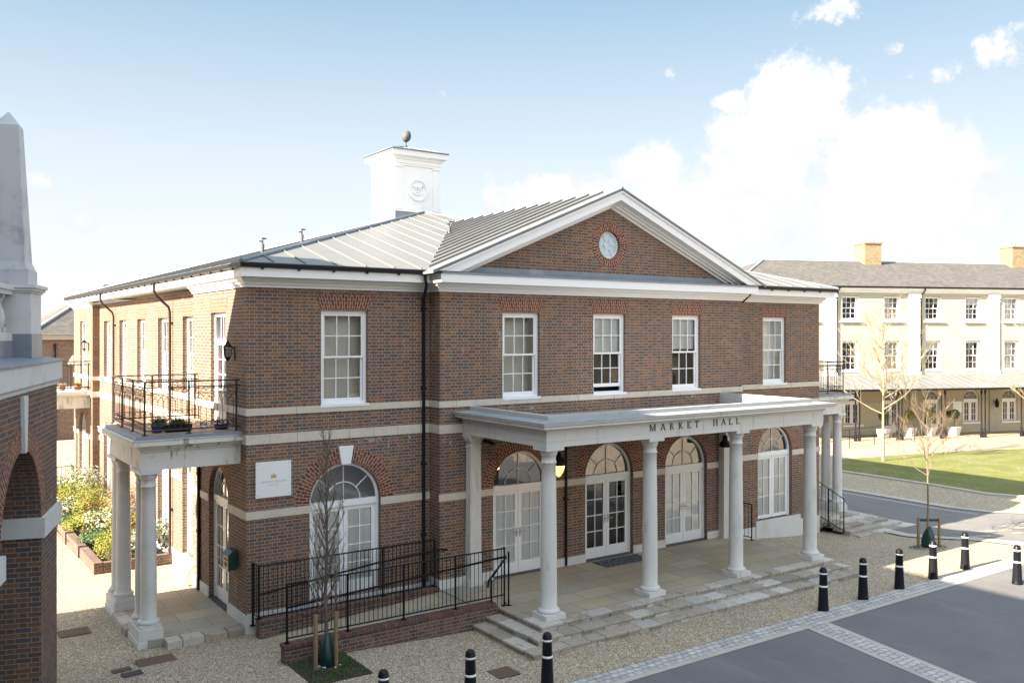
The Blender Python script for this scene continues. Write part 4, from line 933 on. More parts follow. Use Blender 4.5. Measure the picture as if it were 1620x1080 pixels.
# --- side porches with balconies
BI = M['browniron']
def side_porch(s_, X0):
    """s_=-1 left, +1 right; local out-distance from the flank"""
    T = F_left(X0) if s_ < 0 else F_right(X0)
    ys, ye, D = .4, 3.68, 2.03
    def box(m, u0, u1, w0, w1, z0, z1): m.box(u0, u1, w0, w1, z0, z1)
    po = MB(T)
    u0, u1 = ys, ye
    # entablature ring and slab
    loop = [(u0, 0), (u0, D), (u1, D), (u1, 0)]
    prof = [(-.36, 3.6), (0, 3.6), (0, 3.96), (.015, 3.97), (.03, 4.0), (.05, 4.03), (.09, 4.05), (.11, 4.1), (.2, 4.12), (.2, 4.2), (.22, 4.24), (-.36, 4.24)]
    raw = MB(); raw.sweep([(-o, z) for o, z in prof], loop)          # travel keeps outside on the left
    po.add(raw.v, raw.f)
    po.quad((u0 + .2, 0, 3.8), (u1 - .2, 0, 3.8), (u1 - .2, D - .2, 3.8), (u0 + .2, D - .2, 3.8))
    p = po.build('balcony_porch', 'entabstain', hall)
    ld = MB(T); ld.box(u0 - .14, u1 + .14, 0, D + .14, 4.241, 4.31); ld.build('lead_edge', 'lead', p)
    tr = MB(T); tr.box(u0 + .06, u1 - .06, 0, D - .08, 4.311, 4.33); tr.build('balcony_floor', 'terrace', p)
    for u in (.6, 1.07, 3.02, 3.49):
        c = MB(T); column(c, 0, 0, 0, 1, 1, 1) if False else None
        cc = MB(lambda q, u=u: T((q[0] + u, q[1] + 1.85, q[2]))); column(cc, 0, 0, .36, 3.6, .165, .14, .42, .07); cc.build('column', 'coltop', p)
    for ua, ub in ((.36, 1.32), (2.77, 3.73)):
        pd = MB(T); pd.box(ua, ub, D - .42, D + .06, -.45, .36); pd.box(ua - .02, ub + .02, D - .44, D + .08, -.45, .12); pd.build('pedestal', 'coltop', p)
    ff = MB(T); ff.box(-.0 + .3, 3.75, .03, D - .12, -.4, .15); ff.build('porch_paving', 'flag', p)
    st = MB(T); riven(st, .0, .34, .03, D - .4, .158, .3, 'y'); st.build('kerb_stones', 'stepblock', p); st = MB(T); riven(st, 1.33, 2.76, D - .14, D + .12, .156, .3); st.build('kerb_stones', 'stepblock', p)
    # railing
    rl_ = MB(T); ra, rb, rd = ys + .04, ye - .04, D - .07; z0, z1 = 4.31, 5.41
    cor = [(ra, .0), (ra, rd), (rb, rd), (rb, .0)]
    for zz, ww in ((z1, .016), (z1 - .12, .013), (4.41, .016)):
        for a, c in zip(cor, cor[1:]): rl_.bar((a[0], a[1], zz), (c[0], c[1], zz), ww)
    posts = [(ra, rd), (rb, rd), (ra, rd * .55), (rb, rd * .55), (ra, .08), (rb, .08)] + [(ra + (rb - ra) * k / 3, rd) for k in (1, 2)]
    for (u, w_) in posts: rl_.bar((u, w_, 4.31), (u, w_, z1 + .0), .021); rl_.box(u - .05, u + .05, w_ - .05, w_ + .05, 4.312, 4.325)
    def fancy(p0, p1):
        L = math.dist(p0, p1); n_ = max(3, int(L / .105)); 
        P_ = lambda f, z: (p0[0] + (p1[0] - p0[0]) * f, p0[1] + (p1[1] - p0[1]) * f, z)
        for i in range(1, n_): rl_.bar(P_(i / n_, 4.42), P_(i / n_, 5.0), .0062)
        for i in range(0, n_ - 1):
            f0, f1, fm = i / n_, (i + 2) / n_, (i + 1) / n_
            rl_.tube([P_(f0, 4.98), P_(f0 + .12 * (fm - f0), 5.03), P_(f0 + .5 * (fm - f0), 5.09), P_(fm, 5.14), P_(f1 - .5 * (f1 - fm), 5.09), P_(f1 - .12 * (f1 - fm), 5.03), P_(f1, 4.98)], .0062, 3, False)
        for i in range(n_):
            fm = (i + .5) / n_; q = .5 / n_ * .86
            for zc, rr in ((5.205, .045), (4.5, .045)):
                rl_.tube([P_(fm + q * math.cos(2 * PI * k / 8), zc + rr * math.sin(2 * PI * k / 8)) for k in range(9)], .006, 3, False)
        for zz in (5.15, 5.26, 4.555): rl_.bar(P_(0, zz), P_(1, zz), .0065)
    for a, c in zip(cor, cor[1:]):
        n_ = 2 if abs(a[0] - c[0]) < .01 else 3
        for k in range(n_):
            fa, fb = (k + .03) / n_, (k + .97) / n_
            fancy((a[0] + (c[0] - a[0]) * fa, a[1] + (c[1] - a[1]) * fa), (a[0] + (c[0] - a[0]) * fb, a[1] + (c[1] - a[1]) * fb))
    rl_.build('balcony_railing', 'browniron', p)
    return p
def stained(nm='weathered painted stone', ca=(.56, .55, .52), cb=(.68, .67, .64), k1=.95, k2=.45):
    m, n, bs = new_mat(nm); p = pos(n); x, y, z = n.sep(p)
    c = n.mix(n.noise(p, 4, 4), ca, cb)
    streak = n.mapr(n.noise(n.comb(n.m('MULTIPLY', x, 9.), n.m('MULTIPLY', y, 9.), n.m('MULTIPLY', z, 1.2)), 1., 4, .6), .5, .68)
    blot = n.mapr(n.noise(p, 1.6, 3), .42, .6)
    c = n.mix(n.m('MULTIPLY', n.m('MULTIPLY', streak, blot), k1), c, (.16, .14, .09))
    gn = n.mapr(n.noise(p, 2.6, 4, .7), .56, .7); c = n.mix(n.m('MULTIPLY', gn, k2), c, (.4, .36, .2))
    n.l.new(c, bs.inputs['Base Color']); bs.inputs['Roughness'].default_value = .75; return m
M['entabstain'] = stained()
M['entab2'] = stained('lightly streaked paint', (.58, .575, .555), (.63, .625, .605), .3, .18)
for o_ in list(bpy.data.objects):
    if o_.type == 'MESH' and o_.name.split('.')[0] in ('entablature', 'column', 'pilaster', 'pedestal'): o_.data.materials[0] = M['entab2']
side_porch(-1, 0); side_porch(1, X1)
# far balcony on the left flank
fb_ = MB(F_left(0)); fb_.sweep([(0, 3.6), (0, 4.0), (-.1, 4.05), (-.2, 4.12), (-.2, 4.24), (.3, 4.24), (.3, 3.6)], [(18.1, 0), (18.1, 1.9), (21.3, 1.9), (21.3, 0)]); fb_.box(18.2, 21.2, 0, 1.8, 4.1, 4.26)
fo = fb_.build('balcony_porch', 'entabstain', hall)
for u in (18.3, 21.1):
    cc = MB(lambda q, u=u: F_left(0)((q[0] + u, q[1] + 1.72, q[2]))); column(cc, 0, 0, 0, 3.6, .165, .14, .42, .07); cc.build('column', 'coltop', fo)
m = MB(F_left(0))
for zz, ww in ((5.36, .02), (5.24, .016), (4.38, .02)): m.bar((18.12, 0, zz), (18.12, 1.8, zz), ww); m.bar((18.12, 1.8, zz), (21.2, 1.8, zz), ww)
for k in range(15): m.bar((18.12, .12 * k + .06, 4.3), (18.12, .12 * k + .06, 5.3), .008 if k % 5 else .022)
for k in range(24): m.bar((18.12 + .13 * k, 1.8, 4.3), (18.12 + .13 * k, 1.8, 5.3), .008 if k % 6 else .022)
m.build('balcony_railing', 'browniron', fo)
# steps down from the right porch
sr = MB()
for k in range(5):
    riven(sr, 19.6 + .1 * k, 21.75 + .38 * k, .28 - .3 * k - .31, .28 - .3 * k, .15 - .1 * k + .003, .16)
    riven(sr, 21.4 + .38 * k, 21.75 + .38 * k, .28 - .3 * k, 3.9, .15 - .1 * k - .002 + .003, .16, 'y')
sr.build('steps', 'stepblock', hall)
m = MB(); m.box(19.6, 21.4, .27, 3.9, -.5, .146); m.build('landing', 'flag', hall)

# ================================================================== THINGS ON AND ROUND THE HALL
m = MB(FF); m.box(.18, .97, .03, .045, 2.88, 3.65)
sg = m.build('wall_sign', 'white', None, label='square white gallery sign with small gold crown on brick wall', cat='sign')
m = MB(FF)
for (x, z) in ((.23, 3.6), (.92, 3.6), (.23, 2.93), (.92, 2.93)): m.box(x - .008, x + .008, .0, .05, z - .008, z + .008)
m.build('fixing', 'grey', sg)
m = MB(FF); cx0, cz0 = .575, 3.29
m.prism([(cx0 - .055, .047, cz0), (cx0 + .055, .047, cz0), (cx0 + .062, .047, cz0 + .075), (cx0 + .03, .047, cz0 + .055), (cx0, .047, cz0 + .105), (cx0 - .03, .047, cz0 + .055), (cx0 - .062, .047, cz0 + .075)], (0, -.002, 0))
m.build('crown_emblem', 'gold', sg)
def text(body, size, x, z, parent, mat, name, y=-.0475, spacing=1.6):
    c = bpy.data.curves.new(name, 'FONT'); c.body = body; c.size = size; c.align_x = 'CENTER'; c.space_character = spacing; c.extrude = .0006
    o = bpy.data.objects.new(name, c); COL.objects.link(o); o.location = (x, y, z); o.rotation_euler = (PI / 2, 0, 0); c.materials.append(M[mat])
    me = bpy.data.meshes.new_from_object(o); bpy.data.objects.remove(o); q = bpy.data.objects.new(name, me); COL.objects.link(q); q.location = (x, y, z); q.rotation_euler = (PI / 2, 0, 0); q.parent = parent; return q
text('CROWN SQUARE', .05, .575, 3.2, sg, 'grey', 'lettering'); text('GALLERY', .04, .575, 3.135, sg, 'gold', 'lettering')

m = MB(F_left(0)); m.box(.5, .86, .05, .24, 1.28, 1.6); m.prism([(.48, .05, 1.6), (.48, .26, 1.6), (.48, .15, 1.7), (.48, .05, 1.7)], (.4, 0, 0)); m.box(.6, .7, .0, .05, 1.35, 1.55)
lb = m.build('letterbox', 'box', None, label='dark green letterbox mounted beside the side porch door', cat='letterbox')
m = MB(F_left(0)); m.box(.56, .8, .241, .25, 1.5, 1.52); m.box(.62, .74, .241, .247, 1.36, 1.44); m.build('slot', 'iron', lb)

def wall_lantern(T, u, z, label, sc_=1.):
    o_ = thing('wall_lantern', label, 'wall lantern', 'wall lanterns on the long flank')
    m = MB(T); m.box(u - .03, u + .03, 0, .02, z - .2, z + .1); m.tube([(u, .02, z + .05), (u, .12, z + .16), (u, .16, z + .22)], .012, 6); m.build('bracket', 'iron', o_)
    m = MB(lambda q: T((q[0] + u, q[1] + .16, q[2] + z)))
    m.lathe([(.03, .22), (.04, .17), (.1, .11), (.105, .09)], 0, 0, 8, False); m.lathe([(.07, -.13), (.05, -.17), (.015, -.22)], 0, 0, 8, False)
    for k in range(6): t = PI * k / 3; m.bar((.1 * math.cos(t), .1 * math.sin(t), .09), (.07 * math.cos(t), .07 * math.sin(t), -.13), .007)
    m.build('lantern_frame', 'iron', o_)
    m = MB(lambda q: T((q[0] + u, q[1] + .16, q[2] + z))); m.lathe([(.062, -.125), (.09, .088)], 0, 0, 6, False); m.build('lantern_glass', 'glass', o_)
wall_lantern(F_left(0), .8, 6.02, 'black coach lantern on the flank near the front corner')
wall_lantern(F_left(0), 18.4, 5.97, 'black coach lantern on the flank above the far balcony')

def globe_lantern(x, y, z, label, lit):
    o_ = thing('pendant_lantern', label, 'lantern', None)
    m = MB(); m.tube([(x, y, z + .28), (x, y, EB + .14)], .012, 6); m.lathe([(.02, z + .32), (.06, z + .3), (.07, z + .2), (.14, z + .17), (.165, z + .04), (.17, z), (.14, z)], x, y, 14); m.build('lantern_cap', 'iron', o_)
    m = MB(); m.lathe([(.145, z - .001), (.15, z - .03), (.12, z - .14), (.06, z - .24), (.02, z - .28)], x, y, 14); m.build('lantern_bowl', 'bulb' if lit else 'glass', o_)
    if lit:
        l = bpy.data.lights.new('lamp_light', 'POINT'); l.energy = 1.0; l.color = (1, .6, .25); l.shadow_soft_size = .1
        q = bpy.data.objects.new('lamp_light', l); COL.objects.link(q); q.location = (x, y, z - .38); q.parent = o_
globe_lantern(7.08, -1.7, 3.22, 'lit black pendant lantern glowing amber under the porch', True)
m = MB(); m.tube([(13.95, -.78, 3.75), (13.8, -.95, 3.72), (13.78, -.98, 3.45)], .02, 6); m.lathe([(.02, 3.46), (.07, 3.42), (.08, 3.3), (.17, 3.2), (.18, 3.12), (.12, 3.1)], 13.78, -.98, 12)
m.build('wall_lamp', 'iron', None, label='unlit black hooded lamp by the right end of the porch', cat='lamp')
m = MB(); m.tube([(5.5, -.75, 3.84), (5.62, -.8, 3.8)], .05, 8); m.tube([(5.62, -.8, 3.8), (5.66, -1.0, 3.76)], .045, 8); m.box(5.5, 5.54, -.72, -.68, 3.83, 3.99)
m.build('security_camera', 'iron', None, label='small black security camera under the left end of the porch', cat='camera')
m = MB(); v = []
m.box(9.0, 10.55, -1.28, -.66, FZ + .002, FZ + .018)
def mat_mat():
    q, n, bs = new_mat('patterned mat'); p = pos(n); vo = n.n.new('ShaderNodeTexVoronoi'); vo.feature = 'DISTANCE_TO_EDGE'; vo.inputs['Scale'].default_value = 7; n.l.new(p, vo.inputs['Vector'])
    n.l.new(n.mix(n.mapr(vo.outputs['Distance'], .04, .1), (.02, .02, .025), (.1, .12, .15)), bs.inputs['Base Color']); bs.inputs['Roughness'].default_value = .9; return q
M['mat'] = mat_mat()
m.build('door_mat', 'mat', None, label='dark patterned door mat before the middle doors', cat='door mat')

# --- access ramp: two brick kerb walls and a paved slope
rp = thing('access_ramp', 'brick walled access ramp climbing to the left end of the porch', 'ramp')
m = MB(); RY = -2.3
m.prism([(-.1, RY - .22, -.05), (4.75, RY - .22, -.05), (4.75, RY - .22, .42), (-.1, RY - .22, .40)], (0, .22, 0)); m.build('outer_wall', 'wallbrick', rp)
m = MB()
x = -.12
while x < 4.7:
    q = random.uniform(0, 30); m.add([(x + a, yy, zz) for zz in (.425, .5) for yy in (RY - .235, RY + .012) for a in (0, .068)], [(0, 2, 3, 1), (4, 5, 7, 6), (0, 1, 5, 4), (2, 6, 7, 3), (0, 4, 6, 2), (1, 3, 7, 5)], uvs=[[(q, q)] * 4] * 6); x += .078
def coping():
    q, n, bs = new_mat('brick on edge'); p = pos(n); u, v, _ = n.sep(uvc(n)); wn = n.n.new('ShaderNodeTexWhiteNoise'); wn.noise_dimensions = '2D'; n.l.new(n.comb(u, v), wn.inputs['Vector'])
    c = n.ramp(wn.outputs[0], [(0, (.13, .07, .055)), (.3, (.1, .06, .055)), (.55, (.16, .08, .06)), (.8, (.085, .06, .06))], True)
    c = n.mix(.6, c, n.mix(n.noise(p, 14, 4, .7), (.5, .5, .5), (1.5, 1.5, 1.5)), 'MULTIPLY'); n.l.new(c, bs.inputs['Base Color']); bs.inputs['Roughness'].default_value = .85; return q
M['coping'] = coping()
m.build('brick_coping', 'coping', rp)
m = MB(); m.box(.1, 4.42, -.55, -.3, -.1, .38); m.box(.08, 4.42, -.57, -.28, .381, .42); m.build('inner_wall', 'wallbrick', rp)
m = MB(); m.prism([(-.05, RY, .03), (4.83, RY, FZ - .01), (4.83, RY, -.1), (-.05, RY, -.1)], (0, -RY - .58, 0)); m.build('slope', 'flag', rp)

def railing(name, label, pts, ztop, zbot, posts, gap=.1, hand=None, parent=None, group=None, mat='iron', rb=.008):
    """pts: plan polyline; ztop/zbot: callables along x,y"""
    o_ = thing(name, label, 'railing', group)
    rm2, bm, rm_ = MB(), MB(), MB()
    for a, c in zip(pts, pts[1:]):
        L = math.dist(a, c); n_ = max(1, int(L / gap))
        for mm__, zf__ in ((rm_, ztop), (rm2, zbot)): mm__.bar((a[0], a[1], zf__(*a)), (c[0], c[1], zf__(*c)), .016)
        for i in range(1, n_):
            x, y = a[0] + (c[0] - a[0]) * i / n_, a[1] + (c[1] - a[1]) * i / n_; bm.bar((x, y, zbot(x, y)), (x, y, ztop(x, y)), rb)
    for (x, y, z) in posts:
        q = MB(); q.bar((x, y, z), (x, y, ztop(x, y) + .0), .024); q.box(x - .05, x + .05, y - .05, y + .05, z, z + .012); q.build('post', mat, o_)
    rm_.build('rail', mat, o_); rm2.build('rail', mat, o_)
    if bm.f: bm.build('bars', mat, o_)
    for h in hand or []:
        hm = MB(); hm.tube(h, .024, 8); hm.build('handrail', mat, o_)
    return o_
RYr = RY - .11
railing('ramp_railing', 'black iron railing along the outer edge of the ramp', [(-.02, RYr), (5.02, RYr), (5.06, RYr + .12)], lambda x, y: 1.63, lambda x, y: .6,
        [(-.02, RYr, .5), (1.23, RYr, .5), (2.48, RYr, .5), (3.73, RYr, .5), (5.0, RYr, FZ)], hand=[[(-.02, RYr + .06, 1.16), (4.95, RYr + .06, 1.42), (5.02, RYr + .05, 1.42)]])
railing('ramp_railing', 'black iron railing on the wall side of the ramp', [(.1, -.06), (.12, -.42), (4.36, -.42)], lambda x, y: 1.53, lambda x, y: .46,
        [(.12, -.42, .42), (3.0, -.42, .42), (4.36, -.42, .42), (.1, -.1, .2)], hand=[[(.1, -.49, .95), (2.8, -.49, 1.22), (4.5, -.49, 1.3), (4.6, -.62, 1.3)]])
railing('step_railing', 'short sloping black handrail at the left end of the porch steps', [(4.66, -2.46), (5.02, -2.46)], lambda x, y: 1.05 + (x - 4.66) * 1.2, lambda x, y: .1 + (x - 4.66) * .95, [(4.62, -2.46, .02), (5.08, -2.46, FZ)], hand=[[(4.5, -2.5, .86), (4.52, -2.5, 1.0), (5.0, -2.48, 1.45)]], gap=.09)
railing('porch_end_railing', 'short black railing closing the right end of the porch', [(14.5, -.56), (14.5, -1.35)], lambda x, y: FZ + 1.05, lambda x, y: FZ + .08, [(14.5, -.6, FZ), (14.5, -1.35, FZ)], gap=.13)
railing('right_step_railing', 'black stepped handrail at the right corner of the hall', [(19.65, -.85), (19.65, .28)], lambda x, y: .95 + (y + .85) * .45, lambda x, y: -.1 + (y + .85) * .35, [(19.65, -.85, -.2), (19.65, .28, .15), (19.65, -.25, -.05)], gap=.13)
railing('garden_railing', 'black railing across the garden beyond the shrubs', [(-6.5, 20.6), (-.2, 20.6), (-.2, 21.3)], lambda x, y: 1.12, lambda x, y: .1, [(-2.6, 20.6, 0), (-1.3, 20.6, 0), (-.2, 20.6, 0), (-4, 20.6, 0)], gap=.14, mat='browniron')

# --- bollards
def bollard(x, y, label):
    z = g(x, y) + .01
    o_ = thing('bollard', label, 'bollard', 'black bollards with white bands along the square', (x, y, z))
    pr = [(r_ * .86, z_) for r_, z_ in [(.15, 0), (.15, .03), (.142, .05), (.136, .12), (.118, .46), (.114, .54), (.108, .60), (.1, .86), (.106, .865), (.106, .9), (.1, .905), (.098, .93), (.085, .965), (.055, .99), (.015, 1.0)]]
    m = MB(); m.lathe(pr, 0, 0, 20); m.build('post', 'bollardblack', o_)
    for z0, r in ((.545, .1025), (.84, .0935)):
        m = MB(); m.lathe([(r - .006, z0), (r, z0 + .004), (r - .002, z0 + .038), (r - .01, z0 + .042)], 0, 0, 20); m.build('band', 'white', o_)
    return o_
M['whiteband'] = plain('white reflective band', (.7, .7, .7), .5)
M['bollardblack'] = plain('gloss black paint', (.007, .008, .012), .38, var=.2, spec=.25)
bx = [(.24, -5.95, 'black bollard at the left below the young tree, only its top in view'), (1.88, -5.95, 'black bollard standing on gravel left of the drain cover'),
      (3.52, -5.95, 'black bollard in front of the left corner of the porch steps'), (11.5, -5.98, 'black bollard where the two bands of setts meet'),
      (13.04, -5.98, 'second black bollard right of the junction of the setts'), (14.6, -5.96, 'third black bollard right of the junction of the setts'),
      (16.17, -5.94, 'black bollard partly hiding the staked tree beside it'), (17.82, -5.9, 'sunlit black bollard at the end of the row of setts'),
      (17.45, -7.45, 'black bollard standing apart at the right edge, nearer the asphalt')]
b0 = bollard(*bx[0])
for (x, y, l) in bx[1:]: copy_tree(b0, (x, y, g(x, y) + .01), l)

# --- covers and grates
def cover(x, y, sx_, sy_, mat, label, nm='drain_cover', bars=0, rz=0):
    z = g(x, y) + .012; m = MB(); m.box(-sx_ / 2, sx_ / 2, -sy_ / 2, sy_ / 2, 0, .006)
    if bars:
        for i in range(bars): u = -sx_ / 2 + sx_ * (i + .5) / bars; m.box(u - sx_ / bars * .3, u + sx_ / bars * .3, -sy_ * .42, sy_ * .42, .007, .018)
    o = m.build(nm, mat, None, label=label, cat='drain cover' if nm == 'drain_cover' else 'grate'); o.location = (x, y, z); o.rotation_euler[2] = rz
cover(-3.0, 2.25, .62, .5, 'rust', 'brown inspection cover in gravel beside the left brick pier'); cover(-2.0, -.75, .7, .62, 'rust', 'larger rusty inspection cover in gravel by the side porch')
cover(-2.66, -.88, .34, .22, 'rust', 'small rusty slotted drain grate left of the larger cover', 'drain_grate', 7, .1); cover(-2.56, -1.28, .36, .24, 'cover', 'small grey slotted drain grate near the bottom left', 'drain_grate', 7, .1)
cover(3.25, -4.95, .48, .46, 'rust', 'square drain cover in gravel between two bollards'); cover(23.3, .35, .75, .75, 'patch', 'reddish brown drain cover in the road') if 'patch' in M else cover(23.3, .35, .75, .75, 'rust', 'reddish brown drain cover in the road')

# --- bare young trees
def tree(x, y, h, clean, spread, r0, label, mat, up=.5, n1=16, n2=5, n3=3, seed=1, cat='tree', wig=.04, tw=.006):
    rnd = random.Random(seed); z0 = g(x, y); o_ = thing('young_tree', label, cat, None, (x, y, z0))
    T_ = MB(); pts = []; k = 10
    for i in range(k + 1): t = i / k; pts.append((rnd.uniform(-wig, wig) * t, rnd.uniform(-wig, wig) * t, h * .93 * t - (.05 if i == 0 else 0)))
    rs = [r0 * (1 - .88 * (i / k) ** .9) for i in range(k + 1)]; T_.tube(pts, rs, 8); T_.build('trunk', mat, o_)
    C_ = MB()
    def limb(p, d, L, r, lev):
        q = [p]; c = Vector(p); dd = Vector(d); st = 5 if lev < 2 else 3
        for i in range(st):
            dd = (dd + Vector((rnd.uniform(-.16, .16), rnd.uniform(-.16, .16), rnd.uniform(-.05, .13) + up * .08))).normalized(); c = c + dd * L / st; q.append(c.copy())
        C_.tube(q, [max(tw * .5, r * (1 - .8 * i / st)) for i in range(st + 1)], 5 if lev == 0 else 3, False)
        if lev < 2:
            for j in range(n2 if lev == 0 else n3):
                f = rnd.uniform(.25, .98); i = min(st - 1, int(f * st)); a = Vector(q[i]).lerp(Vector(q[i + 1]), f * st - i)
                t = rnd.uniform(0, 2 * PI); sd = Vector((math.cos(t), math.sin(t), rnd.uniform(-.1, .6) + up)); limb(a, (dd * .8 + sd * .75).normalized(), L * rnd.uniform(.35, .62), max(tw, r * .5), lev + 1)
    for i in range(n1):
        f = (i + rnd.uniform(0, .8)) / n1; z = clean + (h * .95 - clean) * f; fr = z / (h * .93); ii = min(k - 1, int(fr * k)); a = Vector(pts[ii]).lerp(Vector(pts[ii + 1]), min(1, fr * k - ii))
        t = i * 2.4 + rnd.uniform(-.4, .4); d = Vector((math.cos(t), math.sin(t), up + rnd.uniform(-.1, .25))).normalized()
        L = spread * (1 - .62 * f) * rnd.uniform(.75, 1.15) * math.sqrt(1 + up * up * .6); limb(a, d, L, max(tw, r0 * .42 * (1 - .6 * f)), 0)
    C_.build('crown', mat, o_); return o_
tree(.54, -2.95, 4.5, .8, .62, .045, 'bare narrow young tree in front of the arched left window', 'bark', up=1.25, n1=44, n2=5, n3=3, seed=3, wig=.05, tw=.004)
tree(19.5, -3.85, 4.6, 2.0, 1.5, .042, 'bare staked young tree on the corner beside the road', 'barkwarm' if 'barkwarm' in M else 'barklight', up=.42, n1=17, n2=6, n3=4, seed=8, tw=.0045)
tree(34.6, 7.3, 7.6, 2.2, 3.0, .085, 'pale barked bare tree on the lawn before the cream terrace', 'barklight', up=.4, n1=26, n2=8, n3=5, seed=5, tw=.005)
tree(37.6, .8, 7.0, 2.4, 2.4, .12, 'bare tree whose branches reach in at the right edge', 'barklight', up=.4, n1=18, n2=6, n3=4, seed=12, tw=.006)

def stakes(x, y, pts, hgt, label, bar=False, strap=None):
    o_ = thing('tree_stakes', label, 'tree stakes', None); z = g(x, y)
    for (px, py) in pts:
        m = MB(); m.tube([(px, py, z - .02), (px, py, z + hgt - .02), (px, py, z + hgt)], [.042, .042, .03], 9); m.build('stake', 'wood', o_)
    if bar:
        m = MB(); a, c = pts; m.tube([(a[0], a[1], z + hgt - .08), (c[0], c[1], z + hgt - .08)], .04, 6); m.build('crossbar', 'rubber', o_)
    else:
        m = MB(); a, c = pts; m.tube([(a[0], a[1], z + hgt - .12), ((a[0] + c[0]) / 2, (a[1] + c[1]) / 2 - .05, z + hgt - .15), (c[0], c[1], z + hgt - .1)], .014, 5); m.build('strap', 'rubber', o_)
stakes(.54, -2.95, ((.27, -3.1), (.66, -3.14)), 1.05, 'pair of round timber stakes beside the narrow tree')
stakes(19.5, -3.85, ((19.28, -3.68), (19.78, -4.05)), .9, 'two timber stakes joined by a dark crossbar around the corner tree', True)
def bag(x, y, h, r, label):
    z = g(x, y); n_ = 16; m = MB(); rnd = random.Random(4); v = []
    for i, (rr, zz) in enumerate(((.75, .01), (1.0, .08), (1.0, .35), (.85, .6), (.55, .82), (.3, .96), (.2, 1.0))):
        for k in range(n_):
            t = 2 * PI * k / n_; q = rr * r * (1 + .14 * math.sin(3 * t + i * .7) + rnd.uniform(-.07, .07)); v.append((x + q * math.cos(t), y + q * math.sin(t), z + zz * h))
    m.add(v, [(i * n_ + k, i * n_ + (k + 1) % n_, (i + 1) * n_ + (k + 1) % n_, (i + 1) * n_ + k) for i in range(6) for k in range(n_)], True)
    m.build('watering_bag', 'bag', None, label=label, cat='watering bag')
bag(.56, -2.97, .62, .17, 'dark green watering bag wrapped round the narrow tree'); bag(19.52, -3.88, .62, .19, 'dark green watering bag between the stakes of the corner tree')
# planted square under the near tree
m = MB(); m.box(-.05, 1.1, -3.8, -2.5, .09, .148); m.build('tree_pit', 'soil', None, kind='structure')
m = MB(); rnd = random.Random(2)
for i in range(5200):
    x, y = rnd.uniform(-.03, 1.08), rnd.uniform(-3.78, -2.52)
    if math.sin(x * 9) * math.cos(y * 8) + rnd.uniform(-.9, .9) < -.25: continue
    a = rnd.uniform(0, PI); h_ = rnd.uniform(.015, .05); w_ = .008; dx, dy = math.cos(a) * w_, math.sin(a) * w_; lx, ly = rnd.uniform(-.02, .02), rnd.uniform(-.02, .02)
    m.quad((x - dx, y - dy, .147), (x + dx, y + dy, .147), (x + lx, y + ly, .147 + h_))
m.build('grass', 'leaf_green', None, label='patchy grass in the square pit under the narrow tree', cat='grass', kind='stuff')
m = MB()
for i in range(18):
    a, r = rnd.uniform(0, 6.28), rnd.uniform(.15, .26); x, y = .56 + math.cos(a) * r, -3.02 + math.sin(a) * r * .8; s_ = rnd.uniform(.012, .03); m.lathe([(.3 * s_, 0), (s_, s_ * .5), (s_ * .4, s_)], x, y, 5, cz=.15)
m.build('pebbles', 'white', None, label='white pebbles scattered at the foot of the narrow tree', cat='pebbles', kind='stuff')
m = MB(); rnd = random.Random(7)
for i in range(330):
    a, r = rnd.uniform(0, 6.28), .5 * math.sqrt(rnd.random()); x, y = 19.5 + math.cos(a) * r * 1.2, -3.85 + math.sin(a) * r; t = rnd.uniform(0, PI); dx, dy = math.cos(t) * .012, math.sin(t) * .012
    m.quad((x - dx, y - dy, g(x, y) + .0), (x + dx, y + dy, g(x, y)), (x, y, g(x, y) + rnd.uniform(.02, .06)))
m.build('weeds', 'leaf_green', None, label='thin weeds round the foot of the corner tree', cat='weeds', kind='stuff')

